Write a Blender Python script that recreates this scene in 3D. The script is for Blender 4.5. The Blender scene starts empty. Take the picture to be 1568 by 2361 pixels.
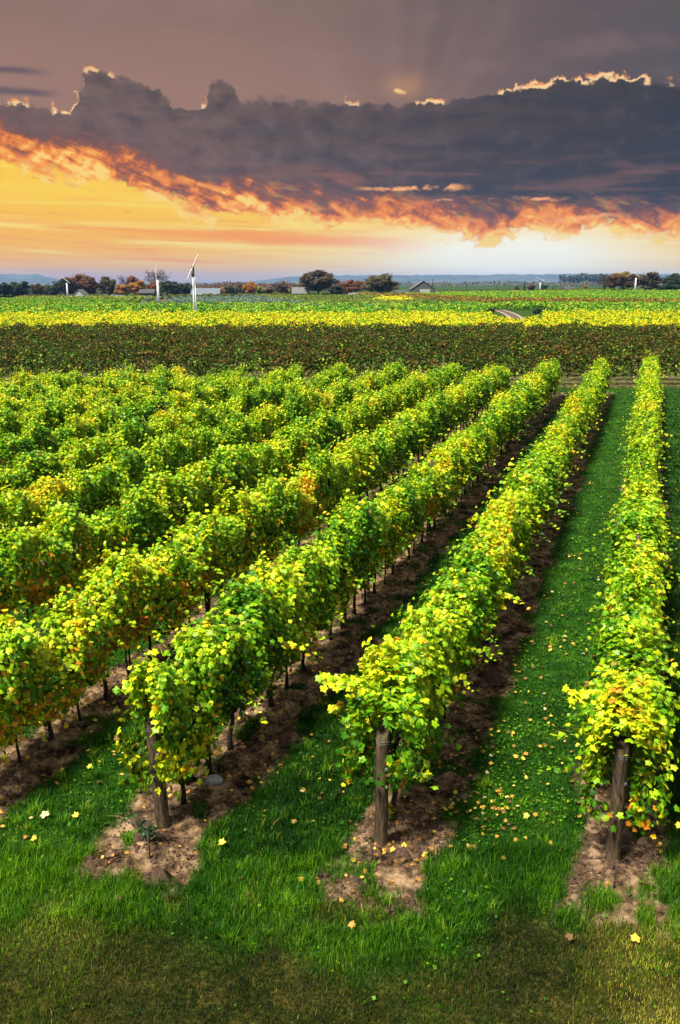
import bpy, math, random
import numpy as np
from mathutils import Vector
random.seed(7)
RNG = np.random.default_rng(11)
sc = bpy.context.scene
COL = sc.collection
R = math.radians

# ------------------------------------------------------------------ camera
cam_d = bpy.data.cameras.new('camera'); cam = bpy.data.objects.new('camera', cam_d); COL.objects.link(cam)
sc.camera = cam
CAM_H = 7.0
PITCH = math.atan(525 / 2000)
cam.location = (0, 0, CAM_H); cam.rotation_euler = (math.pi / 2 - PITCH, 0, 0)
cam_d.sensor_fit = 'VERTICAL'; cam_d.sensor_height = 36; cam_d.sensor_width = 24
cam_d.lens = 36 * 2000 / 2361
cam_d.clip_start = 0.1; cam_d.clip_end = 30000

# ------------------------------------------------------------------ light
EXPO = 1.0
SUN_EL, SUN_AZ = 58.0, -132.0          # azimuth from +Y, clockwise positive
sun_d = bpy.data.lights.new('sun', 'SUN'); sun = bpy.data.objects.new('sun', sun_d); COL.objects.link(sun)
sun_d.energy = 5.0; sun_d.angle = R(10); sun_d.color = (1.0, 0.95, 0.84)
sd = Vector((math.sin(R(SUN_AZ)) * math.cos(R(SUN_EL)), math.cos(R(SUN_AZ)) * math.cos(R(SUN_EL)), math.sin(R(SUN_EL))))
sun.rotation_euler = sd.to_track_quat('Z', 'Y').to_euler()
sc.view_settings.view_transform = 'Standard'; sc.view_settings.look = 'None'
sc.view_settings.exposure = EXPO; sc.view_settings.gamma = 1
sc.cycles.max_bounces = 6; sc.cycles.transparent_max_bounces = 8
sc.cycles.volume_bounces = 0

# ------------------------------------------------------------------ node mini language
class NT:
    def __init__(s, tree): s.t = tree
    def node(s, typ, **kw):
        n = s.t.nodes.new(typ)
        for k, v in kw.items(): setattr(n, k, v)
        return n
    def put(s, sock, v):
        if isinstance(v, S): s.t.links.new(v.o, sock)
        elif hasattr(v, 'is_output'): s.t.links.new(v, sock)
        elif isinstance(v, (tuple, list)):
            v = tuple(v)
            if sock.type == 'RGBA' and len(v) == 3: v += (1,)
            sock.default_value = v
        else: sock.default_value = v
    def math(s, op, a, b=0.0, c=0.0, clamp=False):
        n = s.node('ShaderNodeMath', operation=op, use_clamp=clamp)
        s.put(n.inputs[0], a); s.put(n.inputs[1], b)
        if op in ('SMOOTH_MIN', 'MULTIPLY_ADD', 'COMPARE'): s.put(n.inputs[2], c)
        return S(s, n.outputs[0])
    def sstep(s, x, a, b):
        n = s.node('ShaderNodeMapRange', interpolation_type='SMOOTHSTEP')
        s.put(n.inputs[0], x); s.put(n.inputs[1], a); s.put(n.inputs[2], b)
        n.inputs[3].default_value = 0; n.inputs[4].default_value = 1
        return S(s, n.outputs[0])
    def mix(s, f, a, b, blend='MIX'):
        n = s.node('ShaderNodeMix', data_type='RGBA', blend_type=blend)
        s.put(n.inputs['Factor'], f) if False else s.put(n.inputs[0], f)
        s.put(n.inputs[6], a); s.put(n.inputs[7], b)
        return S(s, n.outputs[2])
    def vec(s, x, y, z=0.0):
        n = s.node('ShaderNodeCombineXYZ')
        s.put(n.inputs[0], x); s.put(n.inputs[1], y); s.put(n.inputs[2], z)
        return S(s, n.outputs[0])
    def noise(s, v, scale=1.0, detail=4.0, rough=0.5, dist=0.0):
        n = s.node('ShaderNodeTexNoise')
        if v is not None: s.put(n.inputs['Vector'], v)
        n.inputs['Scale'].default_value = scale; n.inputs['Detail'].default_value = detail
        n.inputs['Roughness'].default_value = rough; n.inputs['Distortion'].default_value = dist
        return S(s, n.outputs[0])
    def ramp(s, f, pts, interp='LINEAR'):
        n = s.node('ShaderNodeValToRGB'); cr = n.color_ramp; cr.interpolation = interp
        while len(cr.elements) < len(pts): cr.elements.new(0.5)
        for e, (p, c) in zip(cr.elements, pts):
            e.position = p
            e.color = (c, c, c, 1) if isinstance(c, (int, float)) else tuple(c) + (1,)
        s.put(n.inputs[0], f)
        return S(s, n.outputs[0])
class S:
    def __init__(s, nt, o): s.nt, s.o = nt, o
    def __add__(s, b): return s.nt.math('ADD', s, b)
    __radd__ = __add__
    def __sub__(s, b): return s.nt.math('SUBTRACT', s, b)
    def __rsub__(s, b): return s.nt.math('SUBTRACT', b, s)
    def __mul__(s, b): return s.nt.math('MULTIPLY', s, b)
    __rmul__ = __mul__
    def __truediv__(s, b): return s.nt.math('DIVIDE', s, b)
    def clamp(s): return s.nt.math('ADD', s, 0.0, clamp=True)

def sl(*c):                                   # sRGB 0-255 -> linear
    return tuple(((v / 255) / 12.92 if v / 255 <= 0.04045 else (((v / 255) + 0.055) / 1.055) ** 2.4) for v in c)

# ------------------------------------------------------------------ sky (world)
world = bpy.data.worlds.new('World'); sc.world = world; world.use_nodes = True
def build_sky():
    t = world.node_tree; t.nodes.clear(); n = NT(t)
    tc = n.node('ShaderNodeTexCoord'); sp = n.node('ShaderNodeSeparateXYZ'); t.links.new(tc.outputs['Generated'], sp.inputs[0])
    dx, dy, dz = (S(n, sp.outputs[i]) for i in range(3))
    az = n.math('ARCTAN2', dx, dy) * (180 / math.pi)
    el = n.math('ARCSINE', dz) * (180 / math.pi)
    def bound(pts, azz, lo=-24.0, hi=24.0, emax=20.0):       # piecewise (azimuth, elevation) curve
        return n.ramp((azz - lo) / (hi - lo), [((a - lo) / (hi - lo), e / emax) for a, e in pts]) * emax
    def win(a, b, f=0.12): return n.sstep(az, a - f, a + f) * n.sstep(az, b + f, b - f)
    absd = lambda v: n.math('ABSOLUTE', v)
    nbig = n.noise(n.vec(az * 0.12, el * 0.35, 3.0), 1.0, 4, 0.55)
    nmid = n.noise(n.vec(az * 0.40, el * 0.7, 9.0), 1.0, 5, 0.58, 0.3)
    nfin = n.noise(n.vec(az * 0.95 - el * 0.2, el * 1.1, 1.0), 1.0, 6, 0.6, 0.35)
    nwsp = n.noise(n.vec(az * 0.32 + el * 0.30, el * 0.85 + az * 0.28, 5.0), 1.0, 5, 0.6, 0.5)
    nhor = n.noise(n.vec(az * 0.16, el * 1.3, 15.0), 1.0, 5, 0.55, 0.4)
    stre = n.noise(n.vec(az * 0.07 + 2.0, el * 1.5 + az * 0.05, 2.0), 1.0, 4, 0.5, 0.3)
    str2 = n.noise(n.vec(az * 0.13, el * 3.2 + az * 0.08, 7.0), 1.0, 4, 0.55, 0.2)
    # --- the lit band under the bank
    SAZ, SEL = 10.6, 1.75
    ga = (az - SAZ) / 8.0; ge = (el - SEL) / 1.7
    glow = n.math('EXPONENT', (ga * ga + ge * ge) * -1.0)
    gw = (az - SAZ) / 17.0
    glow2 = n.math('EXPONENT', (gw * gw) * -1.0)
    base = n.ramp(el / 10.0, [(0.0, sl(196, 160, 136)), (0.05, sl(216, 162, 108)), (0.11, sl(246, 184, 78)), (0.2, sl(254, 184, 36)),
                              (0.36, sl(255, 188, 34)), (0.55, sl(255, 210, 60)), (0.7, sl(255, 196, 36)), (1.0, sl(236, 138, 44))])
    pale = n.ramp(el / 10.0, [(0.0, sl(232, 208, 160)), (0.08, sl(248, 226, 165)), (0.18, sl(255, 238, 140)), (0.4, sl(255, 234, 104)), (0.7, sl(255, 222, 84)), (1.0, sl(255, 196, 80))])
    c = n.mix(n.sstep(stre, 0.5, 0.72) * 0.8, base, pale)
    c = n.mix((glow2 * 0.65).clamp(), c, pale)
    bar = n.sstep(absd(el - (2.62 - 0.045 * az) + (nbig - 0.5) * 0.8), 0.6, 0.1) * n.sstep(az, -19.0, -4.0) * n.sstep(az, 8.0, 3.0)
    c = n.mix(bar * 0.9, c, sl(253, 150, 30))
    c = n.mix(n.sstep(str2, 0.5, 0.68) * n.sstep(el, 0.6, 1.4) * n.sstep(el, 7.0, 3.0) * (1.0 - glow) * 0.6, c, sl(250, 150, 50))
    c = n.mix((glow * 1.25).clamp(), c, (1.0, 0.97, 0.80))
    c = n.mix(n.sstep(el + (stre - 0.5) * 1.2, 0.8, 0.0) * (1.0 - glow).clamp() * 0.16, c, sl(184, 176, 188))
    blot = n.sstep(n.noise(n.vec(az * 0.3, el * 1.1, 50.0), 1.0, 4, 0.5), 0.62, 0.68) * n.sstep(az, 2.0, -4.0) * n.sstep(el, 3.6, 4.4)
    c = n.mix(blot * 0.6, c, sl(232, 140, 60))
    lit = c
    # --- cloud bank
    low = bound([(-24, 6.7), (-20, 6.5), (-16.5, 6.0), (-14, 5.7), (-12, 5.2), (-9.8, 4.4), (-7.7, 3.9), (-3.9, 3.8), (0, 3.4), (3.2, 3.5), (5.9, 3.0), (9.4, 2.5), (12.5, 3.2), (14, 2.9), (16.4, 3.0), (19, 2.6), (24, 2.7)], az)
    edge = low + (nmid - 0.5) * 1.8 + (nfin - 0.5) * 3.4 + (nwsp - 0.5) * 2.2 * n.sstep(az, 6, -6)
    bank_m = n.sstep(el - edge, -0.2, 0.45)
    depth = (el - low) + (nwsp - 0.5) * 7.0 * (0.45 + 0.55 * n.sstep(az, 9, -9)) + (nfin - 0.5) * 5.0
    fire = n.ramp(depth / 6.0, [(0.0, sl(255, 214, 110)), (0.06, sl(255, 176, 74)), (0.15, sl(240, 132, 46)), (0.25, sl(166, 92, 54)),
                                (0.36, sl(128, 82, 68)), (0.6, sl(112, 84, 80)), (1.0, sl(102, 84, 84))])
    grey = n.mix(n.sstep(az + (nbig - 0.5) * 16, -16.0, 16.0), sl(116, 92, 82), sl(70, 63, 62))
    grey = n.mix(n.sstep(az + (nmid - 0.5) * 6, 14.0, 24.0), grey, sl(52, 53, 60))
    grey = n.mix(n.sstep(nhor, 0.42, 0.66) * 0.6, grey, n.mix(n.sstep(az, -10, 14), sl(86, 77, 78), sl(55, 55, 60)))
    grey = n.mix(n.sstep(nhor, 0.52, 0.3) * n.sstep(el, 9.2, 6.0) * 0.6, grey, sl(132, 92, 82))
    grey = n.mix(n.sstep(nwsp, 0.5, 0.75) * n.sstep(el, 8.2, 5.5) * n.sstep(az, 12, -2) * 0.6, grey, sl(176, 104, 72))
    bil = n.noise(n.vec(az * 0.7, el * 1.0 + 9.0, 61.0), 1.0, 5, 0.5, 0.2)
    grey = n.mix(n.sstep(bil, 0.5, 0.7) * 0.4, grey, n.mix(n.sstep(az, -14, 14), sl(136, 112, 104), sl(92, 82, 84)))
    grey = n.mix(n.sstep(bil, 0.48, 0.32) * 0.4, grey, sl(58, 54, 60))
    reach = 2.2 + 2.0 * n.sstep(az, 8.0, -14.0)
    bank = n.mix(n.sstep(el - low + (nbig - 0.5) * 2.0 + (nwsp - 0.5) * 2.4, 0.9, reach), fire, grey)
    hot = n.sstep(n.noise(n.vec(az * 0.5 + el * 0.5, el * 0.95 + az * 0.1, 12.0), 1.0, 5, 0.6, 0.3), 0.53, 0.7) * n.sstep(el - low, 3.2, 0.3)
    bank = n.mix(hot * 0.8, bank, n.mix(n.sstep(nfin, 0.4, 0.6), sl(240, 130, 52), sl(255, 196, 96)))
    for (e0, a0, a1, th) in ((5.75, 1.5, 7.5, 0.13), (4.95, 4.5, 9.0, 0.11), (5.1, 11.2, 13.4, 0.11), (3.9, 13.2, 16.5, 0.13)):
        sv = n.sstep(absd(el - (e0 + (nmid - 0.5) * 0.9)), th * 1.5, 0.02) * win(a0, a1, 0.9) * n.sstep(nfin, 0.40, 0.54)
        bank = n.mix(sv, bank, sl(255, 176, 108))
    c = n.mix(bank_m, lit, bank)
    # --- veil above the bank
    veil = n.mix(n.sstep(az + (nbig - 0.5) * 10, -8.0, 20.0), sl(156, 120, 105), sl(90, 82, 85))
    veil = n.mix(n.sstep(el + (nbig - 0.5) * 4, 11.0, 16.0) * 0.5, veil, n.mix(n.sstep(az, -20, 15), sl(122, 104, 97), sl(100, 88, 88)))
    ray_a = n.math('ARCTAN2', az - 3.6, el - 6.0)
    rays = n.noise(n.vec(ray_a * 2.2, 0.0, 4.0), 1.0, 3, 0.5)
    veil = n.mix(n.sstep(rays, 0.46, 0.66) * n.sstep(el, 9.5, 12.0) * n.sstep(az, -3.0, 1.0) * n.sstep(az, 15.0, 5.0) * 0.26, veil, sl(168, 138, 128))
    veil = n.mix(n.sstep(rays, 0.5, 0.36) * n.sstep(az, 0.0, 6.0) * 0.2, veil, sl(72, 70, 82))
    veil = n.mix(n.sstep(nbig, 0.5, 0.72) * 0.3, veil, sl(162, 126, 118))
    ja = (n.noise(n.vec(az * 0.9, el * 1.1, 41.0), 1.0, 3, 0.5) - 0.5) * 1.6
    up = bound([(-24, 9.9), (-19.8, 9.95), (-18.4, 9.9), (-17.0, 9.75), (-15.9, 9.7), (-15.4, 10.9), (-14.9, 11.7), (-13.9, 11.75), (-12.5, 11.55), (-11.4, 11.1), (-10.7, 11.0), (-10.1, 10.05), (-9.0, 10.0),
                (-8.3, 10.1), (-7.8, 11.4), (-7.1, 11.75), (-6.4, 11.3), (-5.8, 10.6), (-3.8, 10.7), (-2.2, 10.55), (-0.6, 10.6), (1.5, 10.35), (4.4, 10.35), (6.0, 10.55), (7.8, 10.65), (9.7, 10.95), (11.3, 11.15), (13.0, 11.5),
                (14.1, 11.25), (15.5, 11.55), (17.2, 11.2), (19.5, 10.8)], az + ja)
    puff = n.noise(n.vec(az * 1.1, el * 1.3, 22.0), 1.0, 4, 0.5)
    upe = up + (puff - 0.5) * 1.3
    soft = 0.16 + 0.5 * n.sstep(nbig, 0.4, 0.65)
    topm = n.sstep((el - upe) / soft, 0.7, -0.7)
    c_top = n.mix(topm, veil, c)
    lens = n.sstep(absd(el - (11.6 + (nmid - 0.5) * 0.5)), 0.3, 0.0) * n.sstep(az, -16.6, -18.6)
    lens2 = n.sstep(absd(el - (10.6 + (nmid - 0.5) * 0.5)), 0.32, 0.0) * n.sstep(az, -16.0, -18.0)
    c_top = n.mix((lens + lens2).clamp() * 0.8, c_top, sl(92, 80, 88))
    # gold rims along parts of the upper edge
    rim_az = (win(-21, -19.3) + win(-19.2, -18.3) + win(-17.0, -15.5) + win(-15.1, -13.4) * 0.8 + win(-8.5, -8.1) + win(0.3, 1.2) * 0.8 + win(4.6, 6.3) + win(9.5, 13.7) + win(13.9, 18.1) + win(19.0, 19.4) * 0.5).clamp()
    rimn = n.noise(n.vec(az * 1.3, el * 1.3, 31.0), 1.0, 4, 0.6)
    rw = 0.04 + (rimn - 0.40) * 1.3
    rim = n.sstep(el - upe, -0.10, 0.04) * n.sstep(el - upe - rw, 0.12, -0.05) * rim_az * n.sstep(rimn, 0.40, 0.50)
    c_top = n.mix(rim, c_top, n.mix(n.sstep(el - upe, 0.25, 0.06), sl(226, 146, 88), sl(255, 212, 150)))
    h1 = (az - 3.62 - (el - 11.14) * -0.9) / 0.42; h2 = (el - 11.14) / 0.2
    hole = n.sstep(h1 * h1 + h2 * h2 + (nfin - 0.5) * 5.0, 1.1, 0.1)
    halo1 = (az - 3.9) / 1.2; halo2 = (el - 11.4) / 0.6
    c_top = n.mix(n.math('EXPONENT', (halo1 * halo1 + halo2 * halo2) * -1.0) * 0.45, c_top, sl(206, 150, 104))
    c_top = n.mix(hole, c_top, sl(255, 206, 132))
    # --- overhead and behind the camera: broken overcast, which lights the field
    back = n.mix(n.sstep(n.noise(n.vec(dx * 3, dy * 3, dz * 6), 1.0, 5, 0.55), 0.4, 0.65), (0.10, 0.11, 0.13), (0.45, 0.42, 0.38))
    back = n.mix(n.sstep(el, 25.0, 60.0), back, (0.50, 0.48, 0.45))
    ks = 2 ** -EXPO
    c_top = n.mix(1.0, c_top, (ks, ks, ks), 'MULTIPLY')
    wgt = n.math('MAXIMUM', n.sstep(el, 17.5, 34.0), n.sstep(absd(az), 40.0, 90.0))
    c_all = n.mix(wgt, c_top, back)
    bg = n.node('ShaderNodeBackground'); n.put(bg.inputs[0], c_all); bg.inputs[1].default_value = 1.0
    sky = n.node('ShaderNodeTexSky', sky_type='NISHITA', sun_disc=False)
    sky.sun_elevation = R(SUN_EL); sky.sun_rotation = R(SUN_AZ)
    bg2 = n.node('ShaderNodeBackground'); t.links.new(sky.outputs[0], bg2.inputs[0]); bg2.inputs[1].default_value = 0.05
    mx = n.node('ShaderNodeMixShader'); n.put(mx.inputs[0], wgt * 0.3)
    t.links.new(bg.outputs[0], mx.inputs[1]); t.links.new(bg2.outputs[0], mx.inputs[2])
    out = n.node('ShaderNodeOutputWorld'); t.links.new(mx.outputs[0], out.inputs[0])
build_sky()
# ==SKYEND==

# ------------------------------------------------------------------ helpers: meshes, tags
def tag(o, label=None, cat=None, group=None, kind=None):
    if label: o['label'] = label
    if cat: o['category'] = cat
    if group: o['group'] = group
    if kind: o['kind'] = kind
    return o
def link(name, me, mat=None, parent=None, loc=None, rotz=0.0):
    o = bpy.data.objects.new(name, me); COL.objects.link(o)
    if mat is not None and me is not None and len(me.materials) == 0:
        me.materials.append(mat)
    if parent is not None: o.parent = parent
    if loc is not None: o.location = loc
    o.rotation_euler[2] = rotz
    return o
def empty(name, loc=(0, 0, 0), rotz=0.0):
    o = bpy.data.objects.new(name, None); COL.objects.link(o); o.location = loc; o.rotation_euler[2] = rotz
    o.empty_display_size = 0.2
    return o
def npmesh(name, V, tris=None, quads=None, col=None, smooth=False, attrs=None):
    me = bpy.data.meshes.new(name)
    tris = np.zeros((0, 3), np.int64) if tris is None else np.asarray(tris)
    quads = np.zeros((0, 4), np.int64) if quads is None else np.asarray(quads)
    nt, nq = len(tris), len(quads)
    me.vertices.add(len(V)); me.vertices.foreach_set('co', np.asarray(V, np.float32).ravel())
    loops = np.concatenate([tris.ravel(), quads.ravel()]).astype(np.int32)
    me.loops.add(len(loops)); me.loops.foreach_set('vertex_index', loops)
    st = np.concatenate([np.arange(nt) * 3, nt * 3 + np.arange(nq) * 4]).astype(np.int32)
    me.polygons.add(nt + nq); me.polygons.foreach_set('loop_start', st)
    try: me.polygons.foreach_set('loop_total', np.concatenate([np.full(nt, 3), np.full(nq, 4)]).astype(np.int32))
    except Exception: pass
    if smooth: me.polygons.foreach_set('use_smooth', np.ones(nt + nq, bool))
    if col is not None:
        a = me.color_attributes.new('Col', 'FLOAT_COLOR', 'POINT')
        c = np.ones((len(V), 4), np.float32); c[:, :3] = col
        a.data.foreach_set('color', c.ravel())
    me.update(calc_edges=True)
    return me
class MB:                                    # collects boxes, tubes, prisms into one mesh
    def __init__(s): s.v, s.f = [], []
    def add(s, vs, fs):
        b = len(s.v); s.v += [tuple(v) for v in vs]; s.f += [tuple(i + b for i in f) for f in fs]; return s
    def box(s, x0, x1, y0, y1, z0, z1):
        vs = [(x, y, z) for z in (z0, z1) for y in (y0, y1) for x in (x0, x1)]
        return s.add(vs, [(0, 2, 3, 1), (4, 5, 7, 6), (0, 1, 5, 4), (2, 6, 7, 3), (0, 4, 6, 2), (1, 3, 7, 5)])
    def tube(s, pts, rad, n=8, cap=True):
        pts = [Vector(p) for p in pts]
        if not hasattr(rad, '__len__'): rad = [rad] * len(pts)
        rings = []
        for i, p in enumerate(pts):
            d = (pts[min(i + 1, len(pts) - 1)] - pts[max(i - 1, 0)]).normalized()
            a = d.cross(Vector((0, 0, 1)) if abs(d.z) < 0.9 else Vector((1, 0, 0))).normalized(); b = d.cross(a)
            rings.append([p + rad[i] * (math.cos(t) * a + math.sin(t) * b) for t in (2 * math.pi * k / n for k in range(n))])
        vs = [v for r in rings for v in r]
        fs = [(i * n + k, i * n + (k + 1) % n, (i + 1) * n + (k + 1) % n, (i + 1) * n + k) for i in range(len(rings) - 1) for k in range(n)]
        if cap: fs += [tuple(range(n))[::-1], tuple((len(rings) - 1) * n + k for k in range(n))]
        return s.add(vs, fs)
    def mesh(s, name, smooth=False):
        me = bpy.data.meshes.new(name); me.from_pydata(s.v, [], s.f)
        if smooth: me.polygons.foreach_set('use_smooth', np.ones(len(s.f), bool))
        me.update(); return me
    def build(s, name, mat, parent=None, smooth=False, loc=None, rotz=0.0):
        return link(name, s.mesh(name, smooth), mat, parent, loc, rotz)

# numpy value noise
_P = RNG.random((256, 256))
def vnoise(x, y):
    xi, yi = np.floor(x).astype(int), np.floor(y).astype(int); fx, fy = x - xi, y - yi
    fx = fx * fx * (3 - 2 * fx); fy = fy * fy * (3 - 2 * fy)
    g = lambda a, b: _P[a & 255, b & 255]
    return (g(xi, yi) * (1 - fx) + g(xi + 1, yi) * fx) * (1 - fy) + (g(xi, yi + 1) * (1 - fx) + g(xi + 1, yi + 1) * fx) * fy
def fbm(x, y, o=4):
    s, a, t = 0, 1, 0
    for i in range(o): s = s + a * vnoise(x * 2 ** i + 17.3 * i, y * 2 ** i + 5.1 * i); t += a; a *= 0.5
    return s / t
def ss(x, a, b):
    t = np.clip((np.asarray(x, float) - a) / (b - a), 0, 1); return t * t * (3 - 2 * t)

# ------------------------------------------------------------------ layout
RX, RY = 0.33209, 0.94325                     # direction of the near vine rows
SP = 2.84                                     # row spacing
def row_s(k): return 0.10 - SP * k
def rp(a, s): return (RX * a + RY * s, RY * a - RX * s)
def row_range(k):
    s = row_s(k)
    return 10.06 - 0.66 * k, 61.0 + 0.60 * s
def terrain(x, y):
    x = np.asarray(x, float); y = np.asarray(y, float)
    z = np.interp(x, [-700, -220, -120, -13, 90, 190, 280, 900], [-1.9, -1.8, -1.3, -.5, .75, 2.0, 2.6, 3.0]) * ss(y, 200, 500) + (fbm(x * 0.02, y * 0.02, 2) - 0.5) * 0.8 * ss(y, 70, 180)
    z = z + (fbm(x * 0.13, y * 0.13, 2) - 0.5) * 0.16 * ss(y, 5, 16)
    return z
def near_masks(x, y):
    """soil 0..1, distance measures for the near vineyard"""
    a = RX * x + RY * y; s = RY * x - RX * y
    k = np.clip(np.round((0.10 - s) / SP), 0, 40); ds = s - (0.10 - SP * k)
    edge = 0.63 + (fbm(x * 1.3, y * 1.3, 4) - 0.5) * 0.75
    a0 = 10.06 - 0.66 * k - 1.05 + (fbm(x * 1.6 + 40, y * 1.6, 4) - 0.5) * 1.6; a1 = 61.0 + 0.6 * s + 1.6
    soil = ss(edge - np.abs(ds - 0.10), -0.10, 0.10) * ss(a - a0, -0.2, 0.25) * ss(a1 - a, -0.3, 0.6)
    soil = np.where(s > 1.6, 0, soil) * (1 - ss(fbm(x * 2.6 + 11, y * 2.6 + 4, 3), .64, .72) * .8)
    return soil, ds, a, s, k
def height(x, y):
    soil, ds, a, s, k = near_masks(x, y)
    near = ss(-y, -75, -50)
    z = terrain(x, y) + near * (soil * (0.05 * np.exp(-(ds / 0.35) ** 2) - 0.03 + (fbm(x * 5, y * 5, 4) - 0.5) * 0.19) + (1 - soil) * (fbm(x * 1.6, y * 1.6, 3) - 0.5) * 0.09)
    return z
def H1(x, y): return float(height(np.array([x]), np.array([y]))[0])
def at(px, py, dist=None, z=None):
    """ground point seen at photo position (1568-wide frame); dist = metres ahead"""
    X, Y = px - 784, 1180 - py
    d = (X, 2000 * math.cos(PITCH) + Y * math.sin(PITCH), -2000 * math.sin(PITCH) + Y * math.cos(PITCH))
    t = dist / d[1] if dist else ((z or 0) - CAM_H) / d[2]
    return d[0] * t, d[1] * t, CAM_H + d[2] * t

# ------------------------------------------------------------------ materials
def new_mat(name):
    m = bpy.data.materials.new(name); m.use_nodes = True; t = m.node_tree; t.nodes.clear(); n = NT(t)
    n.out = n.node('ShaderNodeOutputMaterial')
    return m, n
def finish(n, col, rough=0.6, bump=None, bstr=0.4, bdist=0.02, spec=0.5, trans=0.0, tcol=None, metal=0.0):
    p = n.node('ShaderNodeBsdfPrincipled'); n.put(p.inputs['Base Color'], col); n.put(p.inputs['Roughness'], rough)
    p.inputs['Specular IOR Level'].default_value = spec; p.inputs['Metallic'].default_value = metal
    if bump is not None:
        b = n.node('ShaderNodeBump'); b.inputs['Strength'].default_value = bstr; b.inputs['Distance'].default_value = bdist
        n.put(b.inputs['Height'], bump); n.t.links.new(b.outputs[0], p.inputs['Normal'])
    sh = p.outputs[0]
    if trans:
        tr = n.node('ShaderNodeBsdfTranslucent'); n.put(tr.inputs[0], tcol if tcol is not None else col)
        mx = n.node('ShaderNodeMixShader'); mx.inputs[0].default_value = trans
        n.t.links.new(sh, mx.inputs[1]); n.t.links.new(tr.outputs[0], mx.inputs[2]); sh = mx.outputs[0]
    n.t.links.new(sh, n.out.inputs[0])
def simple(name, col, rough=0.7, scale=8.0, var=0.35, bstr=0.3, spec=0.4, metal=0.0, stretch=(1, 1, 1)):
    m, n = new_mat(name)
    tc = n.node('ShaderNodeTexCoord'); mp = n.node('ShaderNodeMapping'); n.t.links.new(tc.outputs['Object'], mp.inputs[0]); mp.inputs['Scale'].default_value = stretch
    ns = n.noise(mp.outputs[0], scale, 5, 0.6)
    c = n.ramp(ns, [(0.3, tuple(v * (1 - var) for v in col)), (0.7, tuple(min(1, v * (1 + var)) for v in col))])
    finish(n, c, rough, ns, bstr, 0.02, spec, metal=metal)
    return m
def wpos(n):
    g = n.node('ShaderNodeNewGeometry'); return g.outputs['Position']
def attr(n, ch=None):
    a = n.node('ShaderNodeAttribute'); a.attribute_name = 'Col'
    if ch is None: return S(n, a.outputs['Color'])
    sp = n.node('ShaderNodeSeparateColor'); n.t.links.new(a.outputs['Color'], sp.inputs[0]); return S(n, sp.outputs[ch])

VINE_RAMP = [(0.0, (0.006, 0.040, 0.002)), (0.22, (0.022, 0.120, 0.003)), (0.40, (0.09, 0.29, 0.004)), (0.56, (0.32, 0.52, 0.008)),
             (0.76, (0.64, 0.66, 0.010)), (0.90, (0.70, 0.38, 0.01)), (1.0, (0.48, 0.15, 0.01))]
def leaf_mat(name, ramp, pscale=0.35, pamp=0.9, bias=0.0, trans=0.30, rough=0.42, spec=0.28, gain=1.0, hgt=0.18):
    m, n = new_mat(name); P = wpos(n)
    big = n.noise(P, pscale, 3, 0.55); med = n.noise(P, pscale * 5, 3, 0.6)
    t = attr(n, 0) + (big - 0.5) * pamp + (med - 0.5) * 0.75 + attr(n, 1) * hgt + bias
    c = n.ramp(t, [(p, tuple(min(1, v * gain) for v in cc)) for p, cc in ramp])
    # browning speckle on single leaves
    c = n.mix(n.sstep(attr(n, 2), 0.93, 1.0) * 0.6, c, (0.30, 0.12, 0.03))
    vein = n.noise(P, 60.0, 2, 0.5)
    c = n.mix(n.sstep(vein, 0.5, 0.8) * 0.12, c, (0.45, 0.5, 0.03))
    finish(n, c, rough, vein, 0.25, 0.01, spec, trans, n.mix(0.3, c, (0.50, 0.55, 0.01)))
    return m
M = {}
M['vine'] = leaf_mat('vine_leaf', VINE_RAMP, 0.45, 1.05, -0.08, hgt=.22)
RUST_RAMP = [(0.0, (0.28, 0.32, 0.02)), (0.2, (0.07, 0.17, 0.012)), (0.40, (0.006, 0.028, 0.002)), (0.58, (0.008, 0.016, 0.002)), (0.68, (0.030, 0.020, 0.005)), (0.85, (0.075, 0.036, 0.009)), (1.0, (0.20, 0.12, 0.02))]
M['rust_vine'] = leaf_mat('rusty_vine_leaf', RUST_RAMP, 0.7, 1.1, -0.04, 0.15, 0.7, 0.1)
YEL_RAMP = [(0.0, (0.015, 0.08, 0.004)), (0.36, (0.11, 0.28, 0.008)), (0.55, (0.56, 0.60, 0.012)), (0.85, (0.74, 0.62, 0.012)), (1.0, (0.66, 0.40, 0.015))]
M['yellow_vine'] = leaf_mat('yellow_vine_leaf', YEL_RAMP, 0.45, 0.8, -0.04, 0.3, 0.7, 0.1)
GRN_RAMP = [(0.0, (0.012, 0.07, 0.006)), (0.5, (0.055, 0.19, 0.006)), (0.8, (0.18, 0.38, 0.02)), (1.0, (0.40, 0.40, 0.03))]
M['green_vine'] = leaf_mat('green_vine_leaf', GRN_RAMP, 0.12, 0.9, -0.03, 0.15, 0.7, 0.1)
M['rust_far'] = leaf_mat('rusty_far_leaf', [(0.0, (0.03, 0.08, 0.008)), (0.5, (0.09, 0.065, 0.012)), (0.8, (0.15, 0.07, 0.015)), (1.0, (0.4, 0.3, 0.03))], 0.03, 0.5, 0, 0.2, 0.7, 0.1)
M['blue_shrub'] = leaf_mat('bluish_shrub_leaf', [(0.0, (0.008, 0.03, 0.014)), (0.5, (0.025, 0.075, 0.04)), (0.8, (0.07, 0.13, 0.09)), (1.0, (0.24, 0.30, 0.26))], 0.2, 0.4, 0, 0.15, 0.7, 0.15)
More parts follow.
